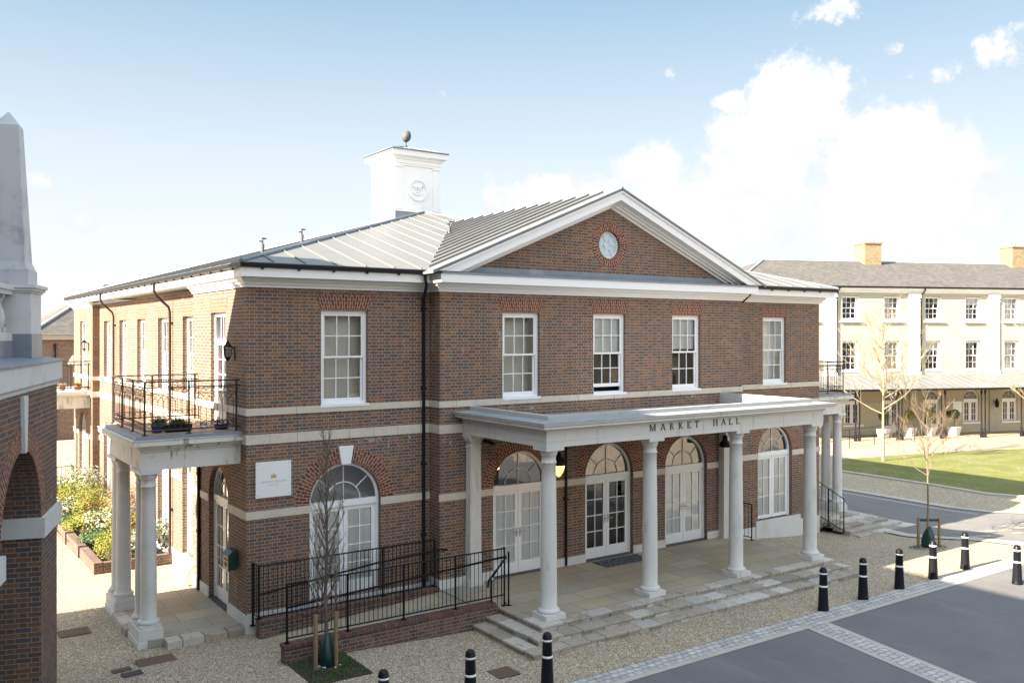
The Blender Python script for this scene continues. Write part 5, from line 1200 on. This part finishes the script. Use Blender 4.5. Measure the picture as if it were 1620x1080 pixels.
# --- garden bed on the left flank
def ledge(x0, x1, y0, y1, z): 
    m = MB(); m.box(x0, x1, y0, y1, -.05, z); return m
E_ = thing('brick_edging', 'low brick edging stepping round the shrub bed', 'edging')
for (a, c, zz) in ((7.0, 9.2, .30), (9.2, 11.2, .34), (11.2, 13.2, .38), (13.2, 15.4, .42), (15.4, 18.5, .46)):
    x0 = -1.78 - (a - 7) * .02; ledge(x0, x0 + .22, a + .002, c, zz).build('edging_wall', 'wallbrick', E_)
ledge(-1.55, .24, 7.0, 7.22, .28).build('edging_wall', 'wallbrick', E_)
m = MB(); m.quad((-1.7, 7.1, .14), (.25, 7.1, .14), (.25, 20, .25), (-2.2, 20, .25)); m.build('bed_soil', 'soil', None, kind='structure')
def shrub(x, y, rx, rz, mat, label, kind='shrub', flower=None, seed=0, n=700, s_=.032, ff=.18, zb=.16, loose=.3):
    rnd = random.Random(seed); o_ = thing('shrub', label, 'shrub', 'shrubs in the bed along the flank', (x, y, zb)); m, fm = MB(), MB()
    bl = [(rnd.uniform(-.5, .5) * rx, rnd.uniform(-.5, .5) * rx, rnd.uniform(-.2, .35) * rz, rnd.uniform(.5, .8)) for _ in range(5)] + [(0, 0, 0, .85)]
    for i in range(n):
        bx_, by_, bz_, bs_ = rnd.choice(bl); d = Vector((rnd.gauss(0, 1), rnd.gauss(0, 1), abs(rnd.gauss(0, 1)) * 1.0 - .25)).normalized(); k = bs_ * rnd.uniform(1 - loose, 1.05)
        p = Vector((bx_ + d.x * rx * k, by_ + d.y * rx * k, max(.0, rz * .45 + bz_ + d.z * rz * k * .62)))
        nn = (d + Vector((rnd.uniform(-.8, .8), rnd.uniform(-.8, .8), rnd.uniform(-.3, .8)))).normalized(); a = nn.cross(Vector((rnd.random(), rnd.random(), rnd.random()))).normalized(); c = nn.cross(a)
        s1 = s_ * rnd.uniform(.6, 1.4); tgt = m
        if flower and rnd.random() < ff and d.z > -.1: tgt = fm; s1 *= 1.15; p = p + d * .02
        tgt.quad(p - a * s1, p - c * s1 * .6, p + a * s1, p + c * s1 * .6)
    m.build('leaves', mat, o_)
    if flower: fm.build('flowers', flower, o_, kind='stuff')
sh = [(-1.25, 7.75, .33, .5, 'leaf_yellow', 'small yellow green dome shrub at the near corner of the bed', None), (-.95, 8.5, .42, .62, 'leaf_yellow', 'larger yellow green dome shrub behind the near corner', None),
      (-1.2, 9.9, .5, .42, 'leaf_green', 'low spreading green shrub by the brick edging', None), (-.1, 7.9, .55, .95, 'leaf_grey', 'white flowering shrub beside the pale panels', 'petal'),
      (-.85, 7.45, .3, .55, 'leaf_grey', 'white flowering shrub behind the porch columns', 'petal'), (-.45, 9.3, .5, .95, 'leaf_amber', 'amber leaved shrub against the flank', None),
      (-.8, 10.6, .55, .95, 'leaf_grey', 'white flowering shrub in the middle of the bed', 'petal'), (-1.35, 11.4, .45, .62, 'leaf_yellow', 'round yellow green dome by the edging, mid bed', None),
      (-1.05, 12.5, .45, .66, 'leaf_yellow', 'second round yellow green dome, further along the bed', None), (-1.55, 12.9, .42, .42, 'leaf_green', 'dark green low shrub against the edging', None),
      (-.3, 11.6, .6, 1.15, 'leaf_amber', 'tall amber and green shrub with red tips', 'petal_red'), (-.55, 13.3, .6, 1.2, 'leaf_yellow', 'tall bright yellow shrub beyond the amber one', 'petal_red'),
      (-1.35, 14.0, .4, .7, 'leaf_grey', 'small white flowering shrub by the edging', 'petal'), (-1.75, 14.9, .5, .66, 'leaf_yellow', 'yellow green dome near the far edging', None),
      (-.9, 15.0, .65, 1.1, 'leaf_yellow', 'wide yellow shrub in the far half of the bed', None), (-1.9, 16.6, .6, .9, 'leaf_grey', 'white flowering shrub at the left of the far bed', 'petal'),
      (-.4, 16.2, .6, 1.35, 'leaf_grey', 'tall white flowering shrub under the far balcony', 'petal'), (-1.35, 16.0, .5, .95, 'leaf_yellow', 'yellow shrub between two white flowering shrubs', None),
      (-1.15, 17.4, .55, 1.1, 'leaf_grey', 'white flowering shrub at the end of the bed', 'petal'), (-2.0, 18.4, .6, .8, 'leaf_yellow', 'yellow shrub just before the garden railing', None)]
for i, (x, y, rx, rz, mt, lb_, fl_) in enumerate(sh): shrub(x, y, rx * 1.25, rz * .92, mt, lb_, flower=fl_, seed=20 + i, loose=.12 if mt in ('leaf_yellow', 'leaf_green') else .28, n=int(1700 * max(.5, rx / .5)), s_=.026 if mt == 'leaf_yellow' else .034, ff=.2 if fl_ == 'petal' else .04, zb=.15 + .008 * (y - 7))
for i, yy in enumerate((4.45, 4.9, 5.35)):
    m = MB(); prf = [(.24, .02), (-.2 + .0, .06), (-.26, .25), (-.12, .55), (.1, .72), (.2, .78)]
    v = []
    for a, c in ((yy, yy + .3),):
        P2 = [(.24, .02), (-.06, .03), (-.1, .16), (-.03, .38), (.12, .54), (.22, .58)]
        m.prism([(px, a, pz) for px, pz in P2], (0, .3, 0))
    m.build('cover_panel', 'white', None, label=('nearest', 'middle', 'farthest')[i] + ' of three pale curved panels leaning on the flank', cat='panel', group='curved panels leaning on the flank')

# --- pots on the left balcony
def pot(x, y, z, r, h, mat, leafm, label, n=260, long=False, flower=None, square=False):
    o_ = thing('plant_pot', label, 'potted plant', None, (x, y, z)); m = MB()
    if square: m.frus(0, 0, 0, h, r * 1.3, r * .6, r * 1.45, r * .7)
    else: m.lathe([(r * .75, 0), (r, h * .9), (r * 1.05, h), (r * .9, h)], 0, 0, 14)
    m.build('pot', mat, o_); rnd = random.Random(int(x * 100) + n); m = MB(); fm = MB()
    for i in range(n):
        a = rnd.uniform(0, 2 * PI); L = rnd.uniform(.1, .24) if long else rnd.uniform(.03, .15); q = Vector((math.cos(a), math.sin(a), rnd.uniform(.4, 1.6))).normalized()
        b_ = Vector((rnd.uniform(-.7, .7) * r, rnd.uniform(-.6, .6) * r, h)); e = b_ + q * L; sd = Vector((-math.sin(a), math.cos(a), 0)) * .012
        if long: m.quad(b_ - sd * .6, b_ + sd * .6, e)
        else: (fm if flower and rnd.random() < .4 else m).quad(e - sd * 1.5, e + q * .02, e + sd * 1.5, e - q * .03)
    m.build('leaves', leafm, o_)
    if flower: fm.build('flowers', flower, o_, kind='stuff')
pot(-1.65, .75, 4.33, .12, .15, 'blue', 'leaf_green', 'small bright blue pot on the left balcony corner', 120)
pot(-1.5, 1.15, 4.33, .17, .14, 'iron', 'leaf_grey', 'violet flowering pot behind the blue pot on the balcony', 420, False, 'petal_violet')
pot(-1.22, .78, 4.33, .19, .16, 'iron', 'leaf_green', 'black trough of grassy leaves on the left balcony', 420, True, None, True)
pot(-.32, .72, 4.33, .17, .13, 'blue', 'soil', 'wide dark blue bowl beside the wall on the left balcony', 60)
pot(-.7, .75, 4.33, .07, .08, 'white', 'petal', 'tiny white flower pot near the dark blue bowl', 40)
pot(-.9, 18.6, 4.27, .14, .14, 'terracotta', 'leaf_grey', 'terracotta pot on the far balcony', 200, False, 'petal')
pot(-.35, 18.6, 4.27, .14, .14, 'terracotta', 'leaf_yellow', 'terracotta pot of yellow leaves on the far balcony', 200)

# ================================================================== LEFT BUILDING (arcade, obelisk)
lu = Vector((.3007, .9537)); ln = Vector((.9537, -.3007)); LO = Vector((-4.38, -3.85))
TL = lambda p: (LO.x + lu.x * p[0] + ln.x * p[1], LO.y + lu.y * p[0] + ln.y * p[1], p[2])
lbd = thing('arcade_building', 'weathered brick arcade with stone obelisk at the left edge', 'building')
m = MB(TL); wall(m, -7, 1.25, -.1, 5.62, [(-1.25, 1.25, -.1, 3.56, True), (-4.9, 1.25, -.1, 3.56, True)], dep=1.5)
m.quad((1.25, 0, -.1), (1.25, -3.2, -.1), (1.25, -3.2, 5.62), (1.25, 0, 5.62)); m.quad((-7, 0, -.1), (-7, -4, -.1), (-7, -4, 5.6), (-7, 0, 5.6)); m.quad((-7, -3.2, -.1), (1.25, -3.2, -.1), (1.25, -3.2, 5.6), (-7, -3.2, 5.6))
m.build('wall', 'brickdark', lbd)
for uc in (-1.25, -4.9):
    m = MB(TL); ring(m, uc, 3.56, 1.25, 1.58, .005); m.build('brick_arch', 'gauged', lbd)
    m = MB(TL); m.prism([(uc - .07, .05, 4.78), (uc + .07, .05, 4.78), (uc + .13, .05, 5.55), (uc - .13, .05, 5.55)], (0, -.1, 0)); m.build('keystone', 'stonecool', lbd)
m = MB(TL); m.box(-.055, 1.3, -1.49, .06, 3.36, 3.66); m.build('impost_band', 'stonecool', lbd)
m = MB(TL); m.box(-3.7, -2.45, -1.49, .06, 3.36, 3.66); m.build('impost_band', 'stonecool', lbd)
m = MB(); raw = [(-o, z) for o, z in [(0, 5.58), (.03, 5.6), (.035, 5.64), (.07, 5.68), (.07, 5.96), (-.3, 5.96), (-.3, 5.58)]]
m2 = MB(); m2.sweep(raw, [(-7, 0), (1.25, 0), (1.25, -3.2)]); m2 = m2
mm = MB(TL); mm.add(m2.v, m2.f); mm.build('cornice', 'stonecool', lbd)
m = MB(TL); m.add([(-7, .09, 5.965), (1.34, .09, 5.965), (1.34, -3.2, 5.965), (-7, -3.2, 5.965), (-7, .09, 5.99), (1.34, .09, 5.99), (1.2, -.3, 6.05), (1.2, -3.2, 6.05), (-7, -3.2, 6.05), (-7, -.3, 6.05), (1.34, -3.2, 5.99)],
    [(0, 1, 5, 4), (4, 5, 6, 9), (9, 6, 7, 8), (1, 2, 10, 5), (5, 10, 7, 6)]); m.build('lead_roof', 'lead', lbd)
m = MB(TL)
for i in range(13): u = -6.6 + .62 * i; m.box(u - .015, u + .015, -.3, .09, 6.0, 6.02) if False else m.quad((u - .02, .085, 6.0), (u + .02, .085, 6.0), (u + .02, -.3, 6.065), (u - .02, -.3, 6.065))
m.build('lead_roll', 'leadlight', lbd)
oc_, ou = -.545, .535
m = MB(TL); m.box(ou - .375, ou + .375, oc_ - .375, oc_ + .375, 6.4, 7.03); pd = m.build('obelisk_pedestal', 'stonecool', lbd)
m = MB(TL); m.box(ou - .39, ou + .39, oc_ - .39, oc_ + .39, 6.0, 6.4); m.build('lead_skirt', 'lead', pd)
m = MB(TL); m.box(ou - .43, ou + .43, oc_ - .43, oc_ + .43, 7.05, 7.09); m.box(ou - .46, ou + .46, oc_ - .46, oc_ + .46, 7.09, 7.14); m.box(ou - .4, ou + .4, oc_ - .4, oc_ + .4, 7.02, 7.05); m.build('pedestal_cap', 'stonecool', pd)
m = MB(TL); m.box(ou - .33, ou + .33, oc_ - .33, oc_ + .33, 7.14, 7.37); m.frus(ou, oc_, 7.37, 7.5, .32, .32, .27, .27); m.frus(ou, oc_, 7.5, 9.58, .27, .27, .165, .165); m.frus(ou, oc_, 9.58, 9.8, .165, .165, .01, .01); m.build('obelisk', 'obel', lbd)
for i in range(6):
    m = MB(lambda q, i=i: TL((q[0] - .1 - .3 * i, q[1] + oc_, q[2]))); m.box(-.08, .08, -.08, .08, 6.42, 6.5); m.lathe([(.05, 6.5), (.07, 6.54), (.085, 6.62), (.07, 6.72), (.04, 6.82), (.035, 6.88), (.06, 6.9), (.045, 6.93)], 0, 0, 14); m.box(-.07, .07, -.07, .07, 6.93, 6.98); m.build('baluster', 'stonecool', lbd)
m = MB(TL); m.box(-3, .15, oc_ - .13, oc_ + .13, 6.3, 6.42); m.box(-3, .15, oc_ - .14, oc_ + .14, 6.98, 7.05); m.box(-3, .12, oc_ - .17, oc_ + .17, 7.05, 7.12); m.build('balustrade_rail', 'stonecool', lbd)
m = MB(TL); m.box(-3, .14, oc_ - .15, oc_ + .15, 6.0, 6.3); m.build('lead_skirt', 'lead', lbd)
# the taller body of the same building, off to the left: it shades the forecourt
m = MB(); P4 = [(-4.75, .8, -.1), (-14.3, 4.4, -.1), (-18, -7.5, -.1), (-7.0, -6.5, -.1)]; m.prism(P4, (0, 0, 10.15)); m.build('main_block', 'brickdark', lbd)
m = MB(); m.sweep([(0, 9.75), (.06, 9.78), (.12, 9.86), (.12, 10.04), (0, 10.04)], [(-18, -7.5), (-7.0, -6.5), (-4.75, .8), (-14.3, 4.4)]); m.build('cornice', 'stonecool', lbd)
bu = (Vector((-4.75, .8)) - Vector((-7.0, -6.5))).normalized(); TB = lambda p: (-7.0 + bu.x * p[0] + bu.y * p[1], -6.5 + bu.y * p[0] - bu.x * p[1], p[2])
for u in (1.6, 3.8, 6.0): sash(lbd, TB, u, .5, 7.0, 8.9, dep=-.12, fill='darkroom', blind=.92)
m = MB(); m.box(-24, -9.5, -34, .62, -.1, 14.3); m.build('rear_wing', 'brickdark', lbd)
# white box fixed inside the first arch
px_ = (-.55, -.9)
m = MB(TL); m.box(-.28, -.0, -.85, -.62, 2.55, 3.0)
m.build('meter_box', 'white', None, label='small white box fixed inside the left arch', cat='box')

# ================================================================== CREAM TERRACE ON THE RIGHT
ta = rad(-22.1); tu = Vector((math.cos(ta), math.sin(ta))); tn = Vector((-tu.y, tu.x)); TO = Vector((50.16, 12.66))
TT = lambda p: (TO.x + tu.x * p[0] - tn.x * p[1], TO.y + tu.y * p[0] - tn.y * p[1], p[2])
ter = thing('cream_terrace', 'long three storey cream terrace with slate roof and verandah', 'building')
SW = [-13, -10.05, -7.1, -4.1, -1.1, 1.9, 4.85, 7.85, 10.8, 13.8]
gw = [(s_, k) for s_, k in ((-12.6, 'w'), (-9.8, 'w'), (-6.95, 'w'), (-4.15, 'd'), (-1.24, 'd'), (1.75, 'w'), (4.7, 'w'), (7.7, 'w'), (10.7, 'd'), (13.6, 'w'))]
m = MB(TT); wall(m, -15, 24, 3.6, 9.1, [(s_, .6, 7.26, 8.82, False) for s_ in SW] + [(s_, .6, 4.02, 5.95, False) for s_ in SW], dep=.3); m.quad((-15, 0, -.2), (-15, -9, -.2), (-15, -9, 9.1), (-15, 0, 9.1)); m.build('wall', 'cream', ter)
m = MB(TT); wall(m, -15, 24, -.2, 3.6, [(s_, .6, .68 if k == 'w' else .05, 2.15, True) for s_, k in gw], dep=.16); m.build('ground_floor_wall', 'creamdeep', ter)
for i, s_ in enumerate(SW):
    for (za, zb, rows) in ((7.26, 8.8, 2), (4.02, 5.93, 2)):
        o = sash(ter, TT, s_, .58, za, zb, dep=.2, rows=rows, fill='darkroom' if (i * 7 + rows + int(za)) % 3 else 'beige', fw=.06, blind=(.3 if (i + int(za)) % 4 == 0 else 0))
        q = MB(TT); q.box(s_ + .58, s_ + .599, -.2, -.001, za, zb); q.box(s_ - .599, s_ - .58, -.2, -.001, za, zb); q.box(s_ - .58, s_ + .58, -.2, .02, za - .04, za - .001)
        if za > 6: q.box(s_ - .78, s_ + .78, 0, .14, za - .13, za - .045)
        q.build('window_surround', 'white', o)
for s_, k in gw:
    if s_ > 9: continue
    arched(ter, TT, s_, .6, .68 if k == 'w' else .05, 2.15, dep=.12, fill='dark', thresh=False, handles=k == 'd', name='arched_window' if k == 'w' else 'arched_door', panel=.06 if k == 'w' else .5, rows=3, fan='glass')
    if k == 'w': q = MB(TT); q.box(s_ - .72, s_ + .72, 0, .12, .55, .66); q.build('window_sill', 'white', ter)
m = MB(TT)
e = [-15] + [v for s_, k in gw for v in (s_ - .6, s_ + .6)] + [24]
for a, c in zip(e[::2], e[1::2]):
    q = MB(TT); q.box(a, c, 0, .03, 2.0, 2.18); q.build('impost_band', 'cream', ter)
for s_ in (-14.4, -8.55, -2.53, 3.43, 9.4, 15.3):
    q = MB(TT); q.box(s_ - .4, s_ + .4, 0, .09, 3.7, 8.85); q.box(s_ - .46, s_ + .46, 0, .14, 8.7, 8.98); q.box(s_ - .44, s_ + .44, 0, .12, 8.5, 8.56); q.box(s_ - .45, s_ + .45, 0, .13, 3.7, 4.0); q.build('pilaster', 'white', ter)
    q = MB(TT); q.box(s_ - .35, s_ + .35, 0, .1, -.1, 3.2); q.build('pilaster', 'cream', ter)
m = MB(); m.sweep([(o, z) for o, z in [(0, 9.0), (.08, 9.02), (.1, 9.1), (.2, 9.14), (.32, 9.18), (.32, 9.34), (0, 9.34)]], [(-15, 0), (24, 0)]); q = MB(TT)
mm = MB(lambda p: TT((p[0], -p[1], p[2]))); mm.add(m.v, m.f); mm.build('cornice', 'white', ter)
m = MB(TT); m.tube([(-15, .38, 9.36), (24, .38, 9.36)], .06, 6); m.build('gutter', 'iron', ter)
m = MB(TT); ER = 11.35
for A4 in ([(-15.3, .36, 9.4), (24, .36, 9.4), (24, -4.5, ER), (-10.7, -4.5, ER)], [(-15.3, .36, 9.4), (-10.7, -4.5, ER), (-15.3, -9.4, 9.4)], [(-15.3, -9.4, 9.4), (-10.7, -4.5, ER), (24, -4.5, ER), (24, -9.4, 9.4)]): m.quad(*A4)
m.build('roof', 'slate', ter)
m = MB(TT); m.tube([(-10.7, -4.5, ER + .02), (24, -4.5, ER + .02)], .07, 6); m.tube([(-15.3, .36, 9.42), (-10.7, -4.5, ER + .02)], .08, 6); m.build('ridge_tiles', 'leadlight', ter)
for s_ in (-3.4, 8.4, 19.0):
    m = MB(TT); m.box(s_, s_ + 1.25, -5.1, -3.9, 10.2, 12.55); ch = m.build('chimney', 'yellowbrick', ter)
    m = MB(TT); m.box(s_ - .06, s_ + 1.31, -5.16, -3.84, 12.551, 12.66); m.build('chimney_cap', 'yellowbrick', ch)
    for k in range(3): m = MB(lambda q, k=k, s_=s_: TT((q[0] + s_ + .3 + .33 * k, q[1] - 4.5, q[2]))); m.lathe([(.1, 12.66), (.08, 13.05), (.095, 13.12), (.07, 13.14)], 0, 0, 10); m.build('chimney_pot', 'cream', ch)
m = MB(TT); m.tube([(-1.95, .36, 9.3), (-1.95, .3, 9.1), (-2.05, .1, 8.9), (-2.05, .08, 3.8)], .05, 6); m.build('downpipe', 'iron', ter)
m = MB(TT); m.tube([(-8.05, .36, 9.3), (-8.1, .08, 8.9), (-8.1, .08, 3.8)], .05, 6); m.build('downpipe', 'iron', ter)
# verandah
m = MB(TT); m.quad((-15, .01, 3.80), (24, .01, 3.80), (24, 3.0, 3.06), (-15, 3.0, 3.06)); m.quad((-15, .01, 3.76), (24, .01, 3.76), (24, 3.0, 3.02), (-15, 3.0, 3.02))
u = -14.8
while u < 24: m.prism([(u, .02, 3.8), (u, .02, 3.86), (u, 3.0, 3.12), (u, 3.0, 3.06)], (.05, 0, 0)); u += .6
vr = m.build('verandah_roof', 'zinc', ter)
m = MB(TT); m.tube([(-15, 3.05, 3.03), (24, 3.05, 3.03)], .07, 6); m.build('gutter', 'iron', vr)
for s_ in (-11.5, -8.5, -5.6, -2.6, .25, 3.15, 6.1, 9.0):
    q = MB(); 
    for d in (-.13, .13):
        q = MB(lambda p, s_=s_, d=d: TT((p[0] + s_ + d, p[1] + 2.83, p[2]))); q.lathe([(.1, -.1), (.1, .1), (.06, .35), (.065, .5), (.045, .6), (.04, 2.7), (.07, 2.8), (.05, 2.9), (.05, 3.04)], 0, 0, 8); q.build('verandah_post', 'iron', vr)
m = MB(TT); m.box(.32, .98, .03, .06, 1.3, 2.02); ws = m.build('wall_sign', 'white', None, label='white notice board on the terrace wall under the verandah', cat='sign')
m = MB(TT); m.box(-.24, .1, .03, .2, 1.0, 1.42); m.build('letterbox', 'iron', None, label='black letterbox on the terrace wall beside the notice board', cat='letterbox')
m = MB(TT); m.box(3.35, 3.42, .1, .3, 1.95, 2.0); m.lathe([(.05, 1.6), (.12, 1.7), (.13, 1.95), (.05, 2.1), (.02, 2.2)], 3.4, .36, 8); m.build('wall_lantern', 'iron', None, label='black lantern on the white pilaster under the verandah', cat='wall lantern')
def planter(x, y, label, ball=True):
    o_ = thing('planter', label, 'planter', None, (x, y, g(x, y))); m = MB(); m.frus(0, 0, 0, .55, .22, .22, .31, .31); m.build('tub', 'whitewall', o_)
    m = MB(); m.tube([(0, 0, .55), (0, 0, 1.2)], .03, 5); m.build('stem', 'bark', o_); m = MB(); rnd = random.Random(int(x * 10))
    for i in range(500):
        d = Vector((rnd.gauss(0, 1), rnd.gauss(0, 1), rnd.gauss(0, 1))).normalized(); p = d * (.32 if ball else rnd.uniform(.2, .5)) * rnd.uniform(.8, 1.05) + Vector((0, 0, 1.35)); a = d.cross(Vector((rnd.random(), rnd.random(), 1))).normalized(); c = d.cross(a); m.quad(p - a * .05, p - c * .03, p + a * .05, p + c * .03)
    m.build('foliage', 'leaf_green' if ball else 'leaf_yellow', o_)
for x, y, l, bb in ((48.9, 11.55, 'white tub with a clipped round bush under the notice board', True), (47.6, 12.4, 'white tub with loose yellow bush right of the arched door', False), (46.1, 12.85, 'white tub with loose yellow bush left of the arched door', False), (44.0, 13.3, 'white tub with clipped bush far left under the verandah', True)): planter(x, y, l, bb)
railing('terrace_railing', 'long black two bar railing in front of the cream terrace', [(30, 10.4), (38.2, 11.7), (43.3, 12.0), (43.9, 11.2)], lambda x, y: 1.0, lambda x, y: .5, [(38.2, 11.7, 0), (43.3, 12.0, 0), (43.9, 11.2, 0), (34.5, 11.1, 0), (30, 10.4, 0), (40.8, 11.85, 0)], gap=50)

# ================================================================== FAR LEFT HOUSE AND DISTANCE
fh = thing('distant_house', 'distant brick house with hipped slate roof beyond the flank', 'building')
m = MB(F_front(41)); wall(m, 1.0, 22, -.1, 6.05, [(3.9, 1.35, 4.5, 4.2, True), (8, .6, 3.8, 5.4, False), (12, .6, 3.8, 5.4, False)], dep=.3); m.quad((1.0, 0, -.1), (1.0, -9, -.1), (1.0, -9, 6.05), (1.0, 0, 6.05)); m.build('wall', 'brick', fh)
m = MB(); m.box(3.0, 5.2, 41.4, 41.5, 3, 6); m.build('recess_wall', 'white', fh)
m = MB(); m.box(.7, 22.3, 40.7, 50.3, 6.05, 6.38); m.build('eaves', 'cream', fh)
m = MB(); e0, e1, f0, f1 = .5, 22.5, 40.5, 50.5
m.quad((e0, f0, 6.4), (e1, f0, 6.4), (17.5, 45.5, 9.6), (5.5, 45.5, 9.6)); m.quad((e0, f0, 6.4), (5.5, 45.5, 9.6), (e0, f1, 6.4)); m.quad((e0, f1, 6.4), (5.5, 45.5, 9.6), (17.5, 45.5, 9.6), (e1, f1, 6.4)); m.quad((e1, f0, 6.4), (e1, f1, 6.4), (17.5, 45.5, 9.6)); m.build('roof', 'slate', fh)
m = MB(); m.tube([(e0, f0, 6.42), (5.5, 45.5, 9.62), (17.5, 45.5, 9.62)], .1, 6); m.build('ridge_tiles', 'leadlight', fh)
m = MB(); m.tube([(1.9, 40.9, 5.8), (1.9, 40.9, 0)], .07, 6); m.build('downpipe', 'iron', fh)

# terrace across the square (behind the viewer): what the upper windows reflect
op = thing('opposite_terrace', 'pale terrace on the opposite side of the square', 'building')
m = MB(lambda p: (p[0], -46 + p[1], p[2])); wall(m, -40, 70, -.1, 8.5, [(-37 + 3.6 * i, .55, 5, 6.8, False) for i in range(30)] + [(-37 + 3.6 * i, .55, 1, 2.9, False) for i in range(30)], dep=.3); m.quad((-40, -.35, 0), (70, -.35, 0), (70, -.35, 8), (-40, -.35, 8)); m.build('wall', 'cream', op)
m = MB(); m.quad((-41, -45.6, 8.5), (71, -45.6, 8.5), (71, -52, 12), (-41, -52, 12)); m.build('roof', 'slate', op)

# lime runs and blooms on the brick under the stone bands
rnd = random.Random(11)
def runs(T, spots):
    m = MB(T)
    for (u, z, w, h) in spots:
        n = 7; pts = [(u + w * math.sin(PI * i / n) * rnd.uniform(.6, 1.) * .5 * (1 - .3 * i / n), z - h * i / n) for i in range(n + 1)]; pt2 = [(2 * u - a - rnd.uniform(-.2, .2) * w, zz) for a, zz in pts]
        for i in range(n): m.quad((pt2[i][0], .0015, pt2[i][1]), (pts[i][0], .0015, pts[i][1]), (pts[i + 1][0], .0015, pts[i + 1][1]), (pt2[i + 1][0], .0015, pt2[i + 1][1]))
    m.build('lime_stain', 'lime', hall, kind='stuff')
def lime():
    m = bpy.data.materials.new('lime bloom'); m.use_nodes = True; n = NB(m.node_tree); m.node_tree.nodes.clear()
    d = n.n.new('ShaderNodeBsdfDiffuse'); d.inputs[0].default_value = (.5, .49, .48, 1); t = n.n.new('ShaderNodeBsdfTransparent'); x = n.n.new('ShaderNodeMixShader')
    n.l.new(n.m('MULTIPLY', n.mapr(n.noise(pos(n), 11, 4, .7), .44, .62), .62), x.inputs[0]); n.l.new(t.outputs[0], x.inputs[1]); n.l.new(d.outputs[0], x.inputs[2]); o = n.n.new('ShaderNodeOutputMaterial'); n.l.new(x.outputs[0], o.inputs[0]); return m
M['lime'] = lime()
runs(FF, [(3.35, 4.02, .1, .5), (3.62, 3.95, .09, .55), (3.9, 4.02, .14, .25), (2.9, 4.02, .5, .14), (3.1, 4.02, .3, .2), (.12, 4.0, .16, .16), (18.6, 4.64, .5, .12), (15.6, 4.64, .5, .18)])
runs(FP, [(4.75, 4.02, .1, .42), (4.6, 4.0, .06, .3), (6.55, 4.62, .3, .14), (7.15, 4.63, .45, .16), (12.9, 4.64, .5, .1), (9.3, 4.64, .6, .08)])
